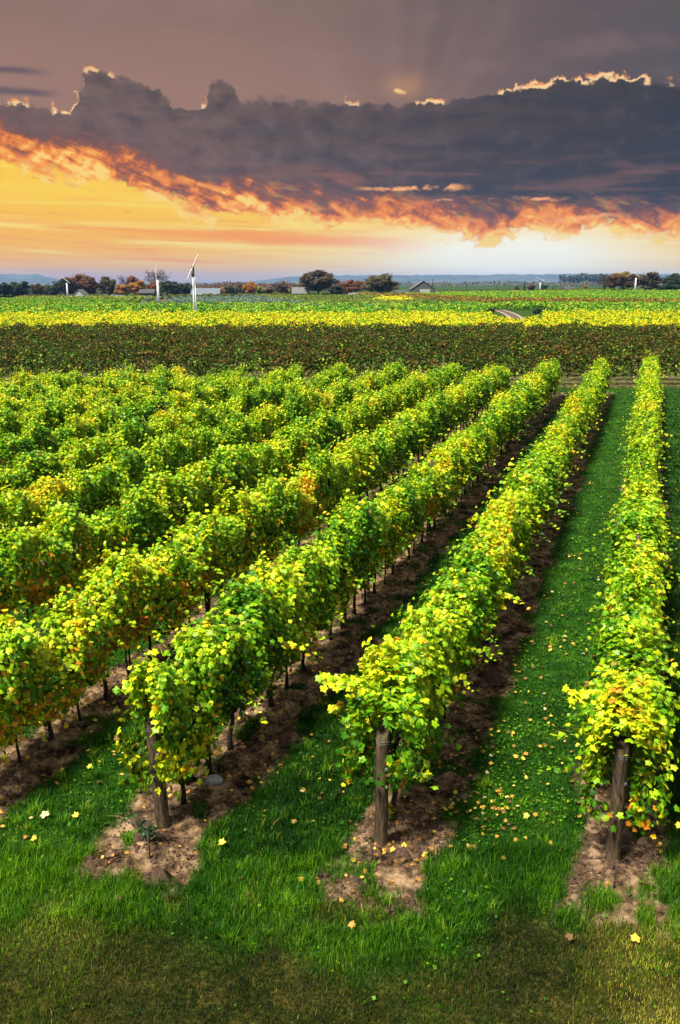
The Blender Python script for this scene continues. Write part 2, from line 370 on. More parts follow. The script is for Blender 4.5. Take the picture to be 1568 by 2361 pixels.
def tree_mat():
    m, n = new_mat('tree_leaf'); oi = n.node('ShaderNodeObjectInfo'); P = wpos(n)
    v = attr(n, 0)
    c = n.mix(v, n.mix(0.75, oi.outputs['Color'], (0.008, 0.010, 0.003)), oi.outputs['Color'])
    c = n.mix(n.sstep(n.noise(P, 0.35, 3, 0.6), 0.5, 0.75) * 0.5, c, (0.10, 0.12, 0.02))
    finish(n, c, 0.6, None, spec=0.3, trans=0.25)
    return m
M['tree'] = tree_mat()
M['bark'] = simple('bark', (0.05, 0.038, 0.028), 0.9, 12, 0.5, 0.8, 0.2, stretch=(1, 1, 0.2))
M['vine_bark'] = simple('vine_bark', (0.030, 0.022, 0.016), 0.9, 30, 0.6, 0.9, 0.2, stretch=(1, 1, 0.25))
M['cane'] = simple('cane', (0.16, 0.07, 0.03), 0.7, 30, 0.4)
M['wire'] = simple('galvanised_wire', (0.25, 0.26, 0.27), 0.45, 40, 0.3, metal=0.6)
M['rust'] = simple('rusty_steel', (0.05, 0.03, 0.022), 0.8, 30, 0.5)
def wood_mat():
    m, n = new_mat('weathered_post_wood'); tc = n.node('ShaderNodeTexCoord'); mp = n.node('ShaderNodeMapping'); n.t.links.new(tc.outputs['Object'], mp.inputs[0])
    mp.inputs['Scale'].default_value = (9, 9, 0.9)
    g = n.noise(mp.outputs[0], 4.0, 8, 0.65, 0.8); big = n.noise(tc.outputs['Object'], 3.0, 4, 0.6)
    c = n.ramp(g, [(0.30, (0.010, 0.007, 0.004)), (0.47, (0.055, 0.036, 0.020)), (0.60, (0.13, 0.085, 0.046)), (0.8, (0.25, 0.17, 0.095))])
    c = n.mix(n.sstep(big, 0.5, 0.68) * 0.45, c, (0.05, 0.06, 0.025))
    finish(n, c, 0.85, g, 0.9, 0.02, 0.25); return m
M['wood'] = wood_mat()
M['white_paint'] = simple('white_tower_paint', (0.72, 0.74, 0.76), 0.45, 3, 0.12)
M['blade'] = simple('fan_blade_paint', (0.62, 0.55, 0.52), 0.5, 3, 0.15)
M['engine'] = simple('engine_cover', (0.10, 0.09, 0.085), 0.6, 3, 0.3)
M['stone'] = simple('field_stone', (0.26, 0.25, 0.24), 0.85, 14, 0.35, 0.8)
def grass_mat(name, a, b, c2, ps=0.8):
    m, n = new_mat(name); P = wpos(n)
    t = attr(n, 0) * 0.6 + n.noise(P, ps, 4, 0.6) * 0.8 - 0.2
    col = n.ramp(t, [(0.15, a), (0.5, b), (0.85, c2)])
    dry = attr(n, 1)
    col = n.mix(dry, col, n.ramp(attr(n, 0), [(0.0, (0.010, 0.020, 0.003)), (0.4, (0.06, 0.056, 0.008)), (0.7, (0.19, 0.135, 0.016)), (1.0, (0.60, 0.46, 0.08))]))
    finish(n, col, 0.5, None, spec=0.18, trans=0.3); return m
M['grass'] = grass_mat('grass_blade', (0.004, 0.026, 0.001), (0.026, 0.115, 0.002), (0.18, 0.38, 0.008))

def ground_mat():
    m, n = new_mat('ground_soil_and_turf'); P = wpos(n)
    soil = attr(n, 0); dry = attr(n, 1); sand = attr(n, 2)
    n1 = n.noise(P, 2.6, 9, 0.68); n2 = n.noise(P, 13.0, 6, 0.7); n3 = n.noise(P, 0.6, 4, 0.6)
    dirt = n.ramp(n1 * 0.65 + n2 * 0.35, [(0.42, (0.005, 0.0035, 0.002)), (0.47, (0.055, 0.033, 0.016)), (0.54, (0.19, 0.118, 0.060)), (0.65, (0.46, 0.31, 0.17))])
    sandc = n.ramp(n1 * 0.7 + n2 * 0.3, [(0.41, (0.012, 0.007, 0.004)), (0.49, (0.11, 0.066, 0.034)), (0.6, (0.36, 0.235, 0.135))])
    dirt = n.mix(sand, dirt, sandc)
    turf = n.ramp(n1 * 0.6 + n2 * 0.4, [(0.38, (0.004, 0.018, 0.002)), (0.5, (0.014, 0.06, 0.003)), (0.68, (0.07, 0.15, 0.008))])
    dryc = n.ramp(n1 * 0.5 + n2 * 0.5, [(0.40, (0.006, 0.006, 0.002)), (0.5, (0.035, 0.030, 0.006)), (0.64, (0.12, 0.088, 0.018))])
    c = n.mix(soil, n.mix(dry, turf, dryc), dirt)
    finish(n, c, 0.95, n1 * 0.7 + n2 * 0.5, 1.0, 0.09, 0.12)
    return m
M['ground'] = ground_mat()

# ------------------------------------------------------------------ ground: one sheet out to the horizon
def axis(parts):
    out = []
    for a, b, n_ in parts: out += list(np.linspace(a, b, n_, endpoint=False))
    return np.array(out + [parts[-1][1]])
def geo(a, b, n_): return list(np.geomspace(a, b, n_, endpoint=False))
xs = np.array([-11500, -9000, -5000, -2500, -1200, -700] + list(-np.geomspace(450, 30, 60, endpoint=False)) + list(np.linspace(-30, -8, 90, endpoint=False)) +
              list(np.linspace(-8, 10, 400, endpoint=False)) + list(np.linspace(10, 30, 130, endpoint=False)) + geo(30, 450, 60) + [450, 700, 1200, 2500, 5000, 9000, 11500])
ys = np.array([-900, -300, -100, -30, -8, 0, 3, 5] + list(np.linspace(5.5, 16, 300, endpoint=False)) + geo(16, 75, 300) + geo(75, 650, 140) + [650, 900, 1400, 2500, 4500, 8000, 12000])
XX, YY = np.meshgrid(xs, ys)
X_, Y_ = XX.ravel(), YY.ravel()
soil, ds, aa, s_, kk = near_masks(X_, Y_)
Z_ = height(X_, Y_)
def lawn_dry(x, y):
    return ss(y - (8.05 + 0.0 * x) - (fbm(x * 0.9, y * 0.9, 4) - 0.5) * 2.2, 0.35, -0.45) * 0.9
dryv = lawn_dry(X_, Y_)
patch = ss(fbm(X_ * 1.1 + 9, Y_ * 1.1, 3), 0.60, 0.72) * ss(Y_, 8.0, 8.6) * ss(-Y_, -10.4, -9.2)
dryv = np.maximum(dryv, patch * 0.7 * (X_ < 1.0))
sandv = ss(fbm(X_ * 1.2 + 3, Y_ * 1.2, 3), 0.42, 0.62) * 0.75 + ss(1.6 - (aa - (10.06 - 0.66 * kk)), 0, 1.6) * 0.7
sandv = np.clip(sandv, 0, 1)
# far zones: dark earth under the rusty block, turf elsewhere
soil_all = soil.copy()
dark = (Y_ > 61) & (Y_ < 112); soil_all[dark] = 0.6 + 0.0 * soil_all[dark]; sandv[dark] = 0.0
farf = Y_ > 112; fieldl = (Y_ > 212) & (X_ < 20 - (Y_ - 212) * .15) & (X_ > -62 - (Y_ - 212) * .21) & (Y_ < 540); soil_all[farf] = 0.0; dryv[farf] = 0.25; sandv[farf] = 0; soil_all[fieldl] = 0.75
head = (Y_ > 50) & (Y_ < 61.5) & (soil < 0.5); dryv[head] = 0.25 * ss(np.sin(Y_[head] * 2.4 - X_[head] * 0.6) + fbm(X_[head] * 0.8, Y_[head] * 0.8, 2), 0.9, 1.4)
nx, ny = len(xs), len(ys)
ii = np.arange(nx * ny).reshape(ny, nx)
Q = np.stack([ii[:-1, :-1], ii[:-1, 1:], ii[1:, 1:], ii[1:, :-1]], -1).reshape(-1, 4)
g_me = npmesh('ground', np.stack([X_, Y_, Z_], 1), quads=Q, col=np.stack([soil_all, dryv, sandv], 1), smooth=True)
tag(link('ground', g_me, M['ground']), kind='structure')

# ------------------------------------------------------------------ leaf clouds
OUT = [(0, .06), (.24, -.10), (.48, .08), (.40, .30), (.54, .58), (.27, .66), (0, 1.0), (-.27, .66), (-.54, .58), (-.40, .30), (-.48, .08), (-.24, -.10)]
GRAPE_V = np.array([(0, .38, .07)] + [(x, y, -.45 * x * x - .16 * max(0, y - .4)) for x, y in OUT])
GRAPE_T = np.array([(0, i + 1, (i + 1) % 12 + 1) for i in range(12)])
SIX_V = np.array([(0, .4, .08), (0, 0, 0), (.45, .15, -.08), (.42, .65, -.08), (0, 1, -.10), (-.42, .65, -.08), (-.45, .15, -.08)])
SIX_T = np.array([(0, i + 1, (i + 1) % 6 + 1) for i in range(6)])
DIA_V = np.array([(0, 0, 0), (.45, .5, -.12), (0, 1, 0), (-.45, .5, -.12)]); DIA_T = np.array([(0, 1, 2), (0, 2, 3)])
def unit(v): return v / np.maximum(np.linalg.norm(v, axis=1, keepdims=True), 1e-9)
def leaf_cloud(P, N, size, c, tv, tt, droop=1.0, curl=0.6):
    n = len(P); N = unit(N)
    d = RNG.normal(0, 0.7, (n, 3)); d[:, 2] -= droop
    d = d - N * np.sum(d * N, 1, keepdims=True); d = unit(d)
    u = np.cross(d, N)
    k = 1 + RNG.normal(0, curl, (n, 1, 1))
    T = tv[None]
    V = P[:, None] + size[:, None, None] * (T[..., 0:1] * u[:, None] + (T[..., 1:2] - 0.4) * d[:, None] + T[..., 2:3] * k * N[:, None])
    m = len(tv)
    F = (tt[None] + (np.arange(n) * m)[:, None, None]).reshape(-1, 3)
    return V.reshape(-1, 3), F, np.repeat(c, m, axis=0)
def merge(parts):
    V, F, C, b = [], [], [], 0
    for v, f, c in parts: V.append(v); F.append(f + b); C.append(c); b += len(v)
    return np.concatenate(V), np.concatenate(F), np.concatenate(C)

# ------------------------------------------------------------------ grapevines of the near block
VL = 1.5                                       # spacing along the row
def foliage_variant(i, n_leaf=3900, low_p=.20):
    """leaf shell of one vine; x along the row, y across, z up"""
    ph = RNG.random(8) * 6.28
    n = n_leaf
    x = RNG.uniform(-VL / 2 - .12, VL / 2 + .12, n)
    top = 2.14 + .20 * np.sin(x * 3.1 + ph[0]) + .12 * np.sin(x * 7 + ph[1])
    bot = .68 + .15 * np.sin(x * 2.4 + ph[2]) + .12 * np.sin(x * 7 + ph[3])
    th = RNG.uniform(-.55, 2 * np.pi - .0, n)
    th = np.where(RNG.random(n) < .75, RNG.uniform(-.9, np.pi + .9, n), RNG.uniform(0, 2 * np.pi, n))
    zc, hz = (top + bot) / 2, (top - bot) / 2
    bul = .365 + .10 * np.sin(x * 4.2 + ph[4] + 1.5 * np.sin(th * 2)) + .07 * np.sin(x * 9 + ph[5] + th * 3)
    e = 0.62
    cy, cz = np.sign(np.cos(th)) * np.abs(np.cos(th)) ** e, np.sign(np.sin(th)) * np.abs(np.sin(th)) ** e
    r = 1 - np.abs(RNG.normal(0, .20, n)); r = np.where(RNG.random(n) < .12, r * RNG.uniform(1.05, 1.40, n), r)
    y = cy * bul * r; z = zc + cz * hz * r
    P = np.stack([x, y, z], 1)
    N = np.stack([RNG.normal(0, .35, n), np.cos(th) * 1.0, np.sin(th) * .75 + .55], 1) + RNG.normal(0, .55, (n, 3))
    size = RNG.uniform(.040, .104, n)
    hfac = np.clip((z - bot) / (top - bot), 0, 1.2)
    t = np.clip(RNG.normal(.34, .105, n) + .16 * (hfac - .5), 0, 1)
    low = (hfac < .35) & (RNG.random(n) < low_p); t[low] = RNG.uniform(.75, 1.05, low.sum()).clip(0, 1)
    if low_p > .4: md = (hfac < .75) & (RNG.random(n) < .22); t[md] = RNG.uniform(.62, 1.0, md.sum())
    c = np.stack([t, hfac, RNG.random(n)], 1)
    parts = [leaf_cloud(P, N, size, c, GRAPE_V, GRAPE_T)]
    # shoots: canes with leaves along them that leave the hedge
    canes = []
    for j in range(16):
        x0 = RNG.uniform(-VL / 2, VL / 2); up = j < 10
        p0 = np.array([x0, RNG.uniform(-.2, .2), 1.9]) if up else np.array([x0, RNG.choice([-1, 1]) * .3, RNG.uniform(1.0, 1.8)])
        d = np.array([RNG.normal(0, .5), RNG.normal(0, .45), 1.0]) if up else np.array([RNG.normal(0, .6), np.sign(p0[1]) * 1.0, RNG.uniform(-.2, .5)])
        d = d / np.linalg.norm(d); L = RNG.uniform(.25, .62); m = 14
        tt_ = np.linspace(0, 1, m)[:, None]
        pts = p0 + d * L * tt_ - np.array([0, 0, .22]) * tt_ ** 2
        canes.append(pts)
        q = pts[2:] + RNG.normal(0, .035, (m - 2, 3))
        nn = RNG.normal(0, .5, (m - 2, 3)) + np.array([0, 0, .9])
        cc = np.stack([np.clip(RNG.normal(.42, .12, m - 2), 0, 1), np.full(m - 2, 1.0), RNG.random(m - 2)], 1)
        parts.append(leaf_cloud(q, nn, RNG.uniform(.045, .10, m - 2), cc, GRAPE_V, GRAPE_T))
    V, F, C = merge(parts)
    return npmesh('foliage', V, tris=F, col=C, smooth=True), canes
def trunk_variant(canes):
    mb = MB(); lean = random.uniform(-.12, .12)
    pts = [(0, 0, -.08), (random.uniform(-.03, .03), random.uniform(-.03, .03), .18), (lean * .5, random.uniform(-.03, .03), .45), (lean, 0, .8), (lean * 1.2, 0, 1.05)]
    mb.tube(pts, [.055, .036, .030, .027, .022], 7)
    for sgn in (-1, 1):
        mb.tube([(lean, 0, .82), (lean + sgn * .2, .02, .98), (sgn * .45, -.01, 1.0), (sgn * .72, .01, .98)], [.022, .018, .014, .010], 6)
    for c in canes:
        base = (float(c[0][0]), 0, 1.0)
        mb.tube([base, tuple(c[0])] + [tuple(p) for p in c[1:]], [.006] * 3 + [.004] * (len(c) - 2), 4, cap=False)
    for j in range(5):
        x0 = random.uniform(-.6, .6); mb.tube([(x0, 0, 1.0), (x0 + random.uniform(-.1, .1), random.uniform(-.2, .2), 1.5), (x0 + random.uniform(-.2, .2), random.uniform(-.25, .25), 1.95)], [.007, .006, .004], 4)
    return mb.mesh('trunk', True)
def stem_variant():
    mb = MB(); l = random.uniform(-.08, .08)
    mb.tube([(.72 + l, 0, -.08), (.72 + l * .4, .01, .3), (.72, 0, .75), (.7, 0, 1.1)], [.030, .020, .017, .014], 6)
    return mb.mesh('stem', True)
NV = 16
VAR = []
for i in range(NV):
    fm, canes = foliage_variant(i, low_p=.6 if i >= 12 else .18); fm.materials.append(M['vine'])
    tm = trunk_variant(canes); tm.materials.append(M['vine_bark']); sm = stem_variant(); sm.materials.append(M['vine_bark'])
    VAR.append((fm, tm, sm))
def in_view(x, y, z=1.2, m=0.05):
    cp, sp_ = math.cos(PITCH), math.sin(PITCH); dz = z - CAM_H
    zc = y * cp - dz * sp_; yc = y * sp_ + dz * cp
    return zc > 0.5 and abs(x / zc) < 0.392 + m + 1.0 / zc and -0.5903 - 1.6 / zc < yc / zc < 0.6
ORD = 'first second third fourth fifth sixth seventh eighth ninth tenth eleventh twelfth thirteenth fourteenth fifteenth'.split()
TEN = {2: 'twent', 3: 'thirt', 4: 'fort', 5: 'fift'}
def ordinal(n):
    if n <= 15: return ORD[n - 1]
    if n < 20: return {16: 'sixteenth', 17: 'seventeenth', 18: 'eighteenth', 19: 'nineteenth'}[n]
    return TEN[n // 10] + ('ieth' if n % 10 == 0 else 'y-' + ORD[n % 10 - 1])
spots = []
NR = 15
for k in range(NR):
    a0, a1 = row_range(k); s = row_s(k)
    nn = int((a1 - a0) / VL)
    for i in range(nn):
        a = a0 + 0.55 + i * VL
        x, y = rp(a, s)
        if in_view(x, y): spots.append((math.hypot(x, y) * (0.75 if k < 3 else 1.0), k, i, nn, x, y))
spots.sort()
print('vines in view', len(spots))
ROWNAME = {0: 'row behind the right end post', 1: 'row behind the middle end post', 2: 'row behind the leaning end post'}
rot = math.atan2(RY, RX)
FIRST = {}
for q, (_, k, i, nn, x, y) in enumerate(spots[:296]):
    amber = random.random() < (.75 if (k >= 3 and math.hypot(x, y) < 20) or (k in (1, 2) and 15 < math.hypot(x, y) < 24) else .10)
    fm, tm, sm = VAR[random.randrange(12, NV) if amber else random.randrange(12)]
    flip = random.random() < .5 and i > 0
    r = empty('grapevine', (x, y, H1(x, y)), rot + (math.pi if flip else 0) + random.uniform(-.04, .04))
    sz = random.uniform(.90, 1.09); r.scale = (1.0, random.uniform(.82, 1.15), sz)
    if k in ROWNAME: lab = ('yellow-green ' if i else 'leafy ') + '%s grapevine from the near end of the %s' % (ordinal(i + 1), ROWNAME[k])
    else: lab = 'yellow-green %s grapevine from the far end of the %s vine row from the right' % (ordinal(nn - i), ordinal(k + 1))
    tag(r, lab, 'grapevine', 'grapevines in the ' + ROWNAME.get(k, '%s vine row from the right' % ordinal(k + 1)))
    if i == 0: FIRST[k] = r
    link('foliage', fm, None, r); link('trunk', tm, None, r); link('stem', sm, None, r)

# long arching shoots that leave the first vines over their end posts
def arch(row, px, pyy, depth_off, x1, y1, n_leaf, curve=.25):
    """leafy shoots from the end of a row; the target point lies beside the post"""
    first = FIRST[row]; s = row_s(row); a0, _a = row_range(row)
    bx, by = rp(a0 + .15, s); bz = 1.75
    parts = []; mb = MB()
    for j in range(3):
        tip = np.array([px + RNG.normal(0, .10), pyy + RNG.normal(0, .10), depth_off + RNG.normal(0, .08)]); base = np.array([bx, by, bz])
        tt_ = np.linspace(0, 1, n_leaf)[:, None]; pts = base * (1 - tt_) + (base + tip) * tt_ + np.array([0, 0, 1.0]) * curve * np.sin(np.pi * tt_ * .8)
        c = np.stack([np.clip(RNG.normal(.46, .1, n_leaf), 0, 1), np.ones(n_leaf), RNG.random(n_leaf) * .9], 1)
        for rep_ in range(3): parts.append(leaf_cloud(pts + RNG.normal(0, .045, pts.shape), RNG.normal(0, .45, pts.shape) + np.array([0, -.3, .9]), RNG.uniform(.07, .13, n_leaf), c, GRAPE_V, GRAPE_T))
        mb.tube([tuple(p) for p in pts[::3]], .005, 4, cap=False)
    V, F, C = merge(parts); inv = first.matrix_basis.inverted()
    o = link('shoot', npmesh('shoot', V, tris=F, col=C, smooth=True), M['vine'], first); o.matrix_parent_inverse = inv
    me = mb.mesh('cane'); o2 = link('cane', me, M['cane'], o)
arch(1, -.52, .05, .22, 0, 0, 12)
arch(2, -.42, .0, .12, 0, 0, 11)
arch(0, -.50, .35, .10, 0, 0, 11)
arch(0, .16, -.22, .10, 0, 0, 11, .3)
arch(2, .10, -.20, -.25, 0, 0, 10)
# rest of the near block and the far blocks: leaf masses
def row_mass(pts_fn, total_len, per_m, size, top=2.0, bot=.6, half=.38, tmean=.4, tsd=.14, tv=SIX_V, tt=SIX_T):
    n = int(total_len * per_m)
    return n
def mass(name, label, mat, segs, per_m, size, top=2.0, bot=.5, half=.4, tmean=.45, tsd=.14, tv=DIA_V, tt=DIA_T, zfun=terrain, gap=0.0, cat='vineyard'):
    """segs: array (m,4) of row pieces x0,y0,x1,y1; one leafy mass"""
    segs = np.asarray(segs, float); L = np.hypot(segs[:, 2] - segs[:, 0], segs[:, 3] - segs[:, 1])
    n = int(L.sum() * per_m); idx = RNG.choice(len(segs), n, p=L / L.sum()); f = RNG.random(n)
    sg = segs[idx]; x = sg[:, 0] + (sg[:, 2] - sg[:, 0]) * f; y = sg[:, 1] + (sg[:, 3] - sg[:, 1]) * f
    d = np.stack([(sg[:, 2] - sg[:, 0]) / L[idx], (sg[:, 3] - sg[:, 1]) / L[idx]], 1); pn = np.stack([d[:, 1], -d[:, 0]], 1)
    th = RNG.uniform(-.7, np.pi + .7, n)
    lump = fbm(x * .8, y * .8, 3); lump2 = fbm(x * .33 + 50, y * .33, 2)
    tp = top * (.62 + .74 * lump); hf = half * (.6 + .8 * fbm(x * .9 + 20, y * .9, 2))
    zc, hz = (tp + bot) / 2, (tp - bot) / 2
    r = 1 - np.abs(RNG.normal(0, .14, n)); e = .7
    cy = np.sign(np.cos(th)) * np.abs(np.cos(th)) ** e * hf * r; cz = np.sign(np.sin(th)) * np.abs(np.sin(th)) ** e * hz * r
    keep = fbm(x * .5 + 7, y * .5, 2) > gap
    X, Y, Zz = x + pn[:, 0] * cy, y + pn[:, 1] * cy, zc + cz
    P = np.stack([X, Y, Zz + zfun(X, Y)], 1)
    N = np.stack([pn[:, 0] * np.cos(th), pn[:, 1] * np.cos(th), np.sin(th) * .8 + .5], 1) + RNG.normal(0, .5, (n, 3))
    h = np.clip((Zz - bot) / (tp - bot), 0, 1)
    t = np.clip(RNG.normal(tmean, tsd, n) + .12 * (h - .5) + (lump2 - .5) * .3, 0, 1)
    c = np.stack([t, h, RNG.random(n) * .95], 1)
    P, N, c = P[keep], N[keep], c[keep]
    sz = RNG.uniform(.7, 1.3, len(P)) * size
    V, F, C = leaf_cloud(P, N, sz, c, tv, tt)
    o = link(name, npmesh(name, V, tris=F, col=C), mat)
    tag(o, label, cat, kind='stuff'); return o
def wedge(y, m=8): return 0.40 * y * 1.01 + m
rest = [(*rp_, ) for rp_ in []]
segs = []
for (_, k, i, nn, x, y) in spots[296:]:
    segs.append((x - RX * .75, y - RY * .75, x + RX * .75, y + RY * .75))
if segs:
    mass('vine_rows', 'distant yellow-green vines at the far left corner of the near block', M['vine'], segs, 420, .15, 2.2, .6, .42, tmean=.45, tv=SIX_V, tt=SIX_T)
segs = []
y = 62.6
while y < 112:
    w = wedge(y); segs.append((-w, y, w, y)); y += 2.9
mass('dark_vineyard', 'broad block of rust-brown and dark green vines across the middle distance', M['rust_vine'], segs, 165, .19, 2.15, .35, .50, tmean=.40, tsd=.19, gap=.38)
segs = []
y = 115
ROADX = lambda y: 37 + (y - 185) * .12
while y < 168:
    w = wedge(y)
    if y > 133: segs += [(-w, y, 23 + (y - 134) * .165, y), (31 + (y - 134) * .21, y, w, y)]
    else: segs.append((-w, y, w, y))
    y += 3.0
mass('yellow_vineyard', 'bright yellow band of vines beyond the dark block', M['yellow_vine'], segs, 85, .27, 2.2, .4, .62, tmean=.40, tsd=.26, gap=.28)
# ---- fields beyond 186 m: rows laid out on the slope, block by block
def project(x, y, z):
    cp, sp_ = math.cos(PITCH), math.sin(PITCH); dz = z - CAM_H
    zc = y * cp - dz * sp_; yc = y * sp_ + dz * cp
    return 784 + 2000 * x / zc, 1180 - 2000 * yc / zc
def block(px, py):
    l1 = np.interp(px, [560, 700, 850, 1000, 1150, 1568], [672, 675, 677, 685, 694, 697])
    l2 = np.interp(px, [560, 700, 850, 1000, 1150, 1568], [674, 678, 683, 695, 703, 703])
    if py > 705: return 'green'
    if px < 360: return 'dull' if py < 688 else None
    if px < np.interp(py, [678, 706], [560, 745]): return 'dull' if py < 679 else None
    if l1 < py < l2: return 'rust'
    if py <= l1: return 'dull' if px < 640 else 'green'
    if px < 1125: return 'olive' if not (880 < px < 940 and 688 < py < 697) else 'gold'
    return 'green'
SEG = {'green': [], 'dull': [], 'rust': [], 'olive': [], 'gold': []}
for y in np.arange(171, 560, 4.0):
    w = wedge(y); xx = np.arange(-w, w, 7.0)
    for x in xx:
        if y < 238 and 23 + (y - 134) * .165 - 6 < x < 31 + (y - 134) * .21 + 1: continue
        px, py = project(x + 3.5, y, float(terrain(x + 3.5, y)) + 1.0)
        b_ = block(px, py)
        if b_: SEG[b_].append((x, y, x + 7.0, y))
M['olive_vine'] = leaf_mat('olive_vine_leaf', [(0, (0.008, 0.03, 0.006)), (.5, (0.03, 0.085, 0.012)), (.8, (0.10, 0.16, 0.02)), (1, (0.25, 0.26, 0.03))], .05, .5, 0, .15, .7, .1)
mass('green_vineyard', 'green vine rows on the far slope', M['green_vine'], SEG['green'], 34, .50, 2.0, .3, .75, tmean=.42, tsd=.28)
mass('rusty_vineyard', 'thin strip of rust-red vines across the far green slope', M['rust_far'], SEG['rust'], 26, .5, 2.3, .3, .9, tmean=.5, tsd=.2)
mass('olive_vineyard', 'dark olive vine rows between the shrub field and the track', M['olive_vine'], SEG['olive'], 34, .5, 1.9, .3, .7, tmean=.5, tsd=.25)
mass('golden_vineyard', 'small golden patch of vines above the olive rows', M['yellow_vine'], SEG['gold'], 14, .8, 2.2, .3, .9, tmean=.5, tsd=.2)
mass('dull_vineyard', 'dull green vine rows at the foot of the far trees', M['olive_vine'], SEG['dull'], 14, .8, 2.0, .2, .9, tmean=.72, tsd=.2)
# left fields: rows running away from the viewer
AZ = math.radians(-11.8); fx, fy = math.sin(AZ), math.cos(AZ)
segs_g, segs_b, segs_c = [], [], []
for j in range(-34, 24):
    bx = -52 + j * 4.4
    x0, y0 = bx + 4, 217; L = 320
    x1, y1 = x0 + fx * L, 217 + fy * L
    if bx < -56: segs_g.append((x0, y0, x1, y1))
    elif bx < 14: segs_b.append((x0, y0, x1 - fx * 20, y1 - fy * 20))
mass('young_vineyard', 'pale green vine rows running away on the far left field', M['green_vine'], segs_g, 20, .42, 1.5, .3, .4, tmean=.45, tsd=.25)
mass('shrub_field', 'rows of blue-green shrubs on the far field', M['blue_shrub'], segs_b, 30, .4, 1.8, .1, .62, tmean=.5, tsd=.25, cat='shrub field')
# dark hedge line / orchard at the far edge
segs = [(-260, 505, -60, 500), (-60, 500, 10, 520), (60, 560, 240, 560), (60, 566, 240, 566)]
mass('hedge', 'low dark hedge line along the far edge of the fields', M['rust_far'], segs, 50, .9, 2.5, 0, 1.6, tmean=.15, tsd=.1, cat='hedge')

# ------------------------------------------------------------------ farm track in its clearing
def strip(name, ctr, w, mat, dz):
    V, Qd = [], []
    for i, (x, y) in enumerate(ctr):
        x2, y2 = ctr[min(i + 1, len(ctr) - 1)]; x1, y1 = ctr[max(i - 1, 0)]
        dx, dy = x2 - x1, y2 - y1; l = math.hypot(dx, dy); nx_, ny_ = dy / l, -dx / l
        for sgn in (-1, 1):
            px, py = x + nx_ * w / 2 * sgn, y + ny_ * w / 2 * sgn
            V.append((px, py, float(terrain(px, py)) + dz))
    for i in range(len(ctr) - 1): Qd.append((2 * i, 2 * i + 1, 2 * i + 3, 2 * i + 2))
    return link(name, npmesh(name, np.array(V), quads=np.array(Qd)), mat)
M['track'] = simple('gravel_track', (0.24, 0.21, 0.185), 0.9, 1.5, 0.3)
M['track_mid'] = simple('track_earth', (0.09, 0.055, 0.03), 0.95, 1.2, 0.4)
ctr = []
for i in range(26):
    y = 140 + i * 4.2; ctr.append((37.3 + (y - 188) * .16 - .0011 * (y - 188) ** 2 * (y > 188), y))
for nm, w, m_, dz in (('track', 3.6, M['track_mid'], .06),): tag(strip(nm, ctr, w, m_, dz), kind='structure')
for sgn in (-1, 1):
    tag(strip('wheel_rut', [(x + sgn * 1.25, y) for x, y in ctr], .6, M['track'], .075), kind='structure')

# ------------------------------------------------------------------ posts, wires, stone, weeds
def post(s, a, h, lean, label, r=.083, base_r=None, bands=True):
    x, y = rp(a, s); z = H1(x, y)
    root = empty('vineyard_post', (x, y, z)); tag(root, label, 'post')
    mb = MB(); n = 14; pts, rad = [], []
    for i in range(13):
        f = i / 12; zz = -.25 + (h + .25) * f
        pts.append((lean[0] * zz + .004 * math.sin(i * 1.7), lean[1] * zz + .004 * math.cos(i * 2.1), zz)); rad.append(r * (1.06 - .10 * f) * (1 + .015 * math.sin(i * 2.3)))
    pts.append((lean[0] * (h + .006), lean[1] * (h + .006), h + .006)); rad.append(rad[-1] * .9)
    mb.tube(pts, rad, n); mb.build('shaft', M['wood'], root, True)
    if bands:
        for zz in (h - .13, h - .10):
            b = MB(); b.tube([(lean[0] * zz, lean[1] * zz, zz - .004), (lean[0] * zz, lean[1] * zz, zz + .004)], r * .99 + .003, 16); b.build('wire_band', M['wire'], root)
        b = MB(); zz = h * .70; bx = lean[0] * zz + r * .5; by = lean[1] * zz - r * .86
        b.tube([(bx - .01, by - .018, zz), (bx + .01, by + .012, zz)], [.014, .020], 8); b.build('staple', M['wire'], root)
    return root, x, y, z
p1 = post(row_s(2), 8.76, 1.56, (-.045, -.015), 'dark wooden end post leaning left, by the weed and stone', .088)
p2 = post(row_s(1), 9.37, 1.60, (0.004, -.03), 'weathered wooden end post in the middle of the three, lit on its side', .086)
p3 = post(row_s(0), 10.06, 1.55, (-.012, -.02), 'wooden end post of the rightmost row with a forked twig before it', .086)
# anchor stakes with guy wires
def anchor(px, py, top_xyz, label, h=.28):
    x, y, _ = at(px, py); z = H1(x, y)
    root = empty('anchor_stake', (x, y, z)); tag(root, label, 'stake')
    mb = MB(); mb.tube([(0, 0, -.15), (.008, 0, h * .5), (-.006, .004, h)], [.011, .011, .009], 7); mb.build('stake_rod', M['rust'], root, True)
    w = MB(); t = Vector(top_xyz) - Vector((x, y, z)); w.tube([(0, 0, h * .9), tuple(t)], .0035, 5); w.build('guy_wire', M['rust'], root)
    return root
anchor(345, 1985, (p1[1] - .09, p1[2] - .05, p1[3] + 1.35), 'thin dark anchor stake and wire in front of the leaning post')
anchor(352, 1945, (p1[1] - .05, p1[2] - .07, p1[3] + 1.2), 'second anchor rod beside the weed at the leaning post', .18)
anchor(857, 1990, (p2[1] - .085, p2[2] - .02, p2[3] + 1.4), 'short dark anchor stake before the middle end post')
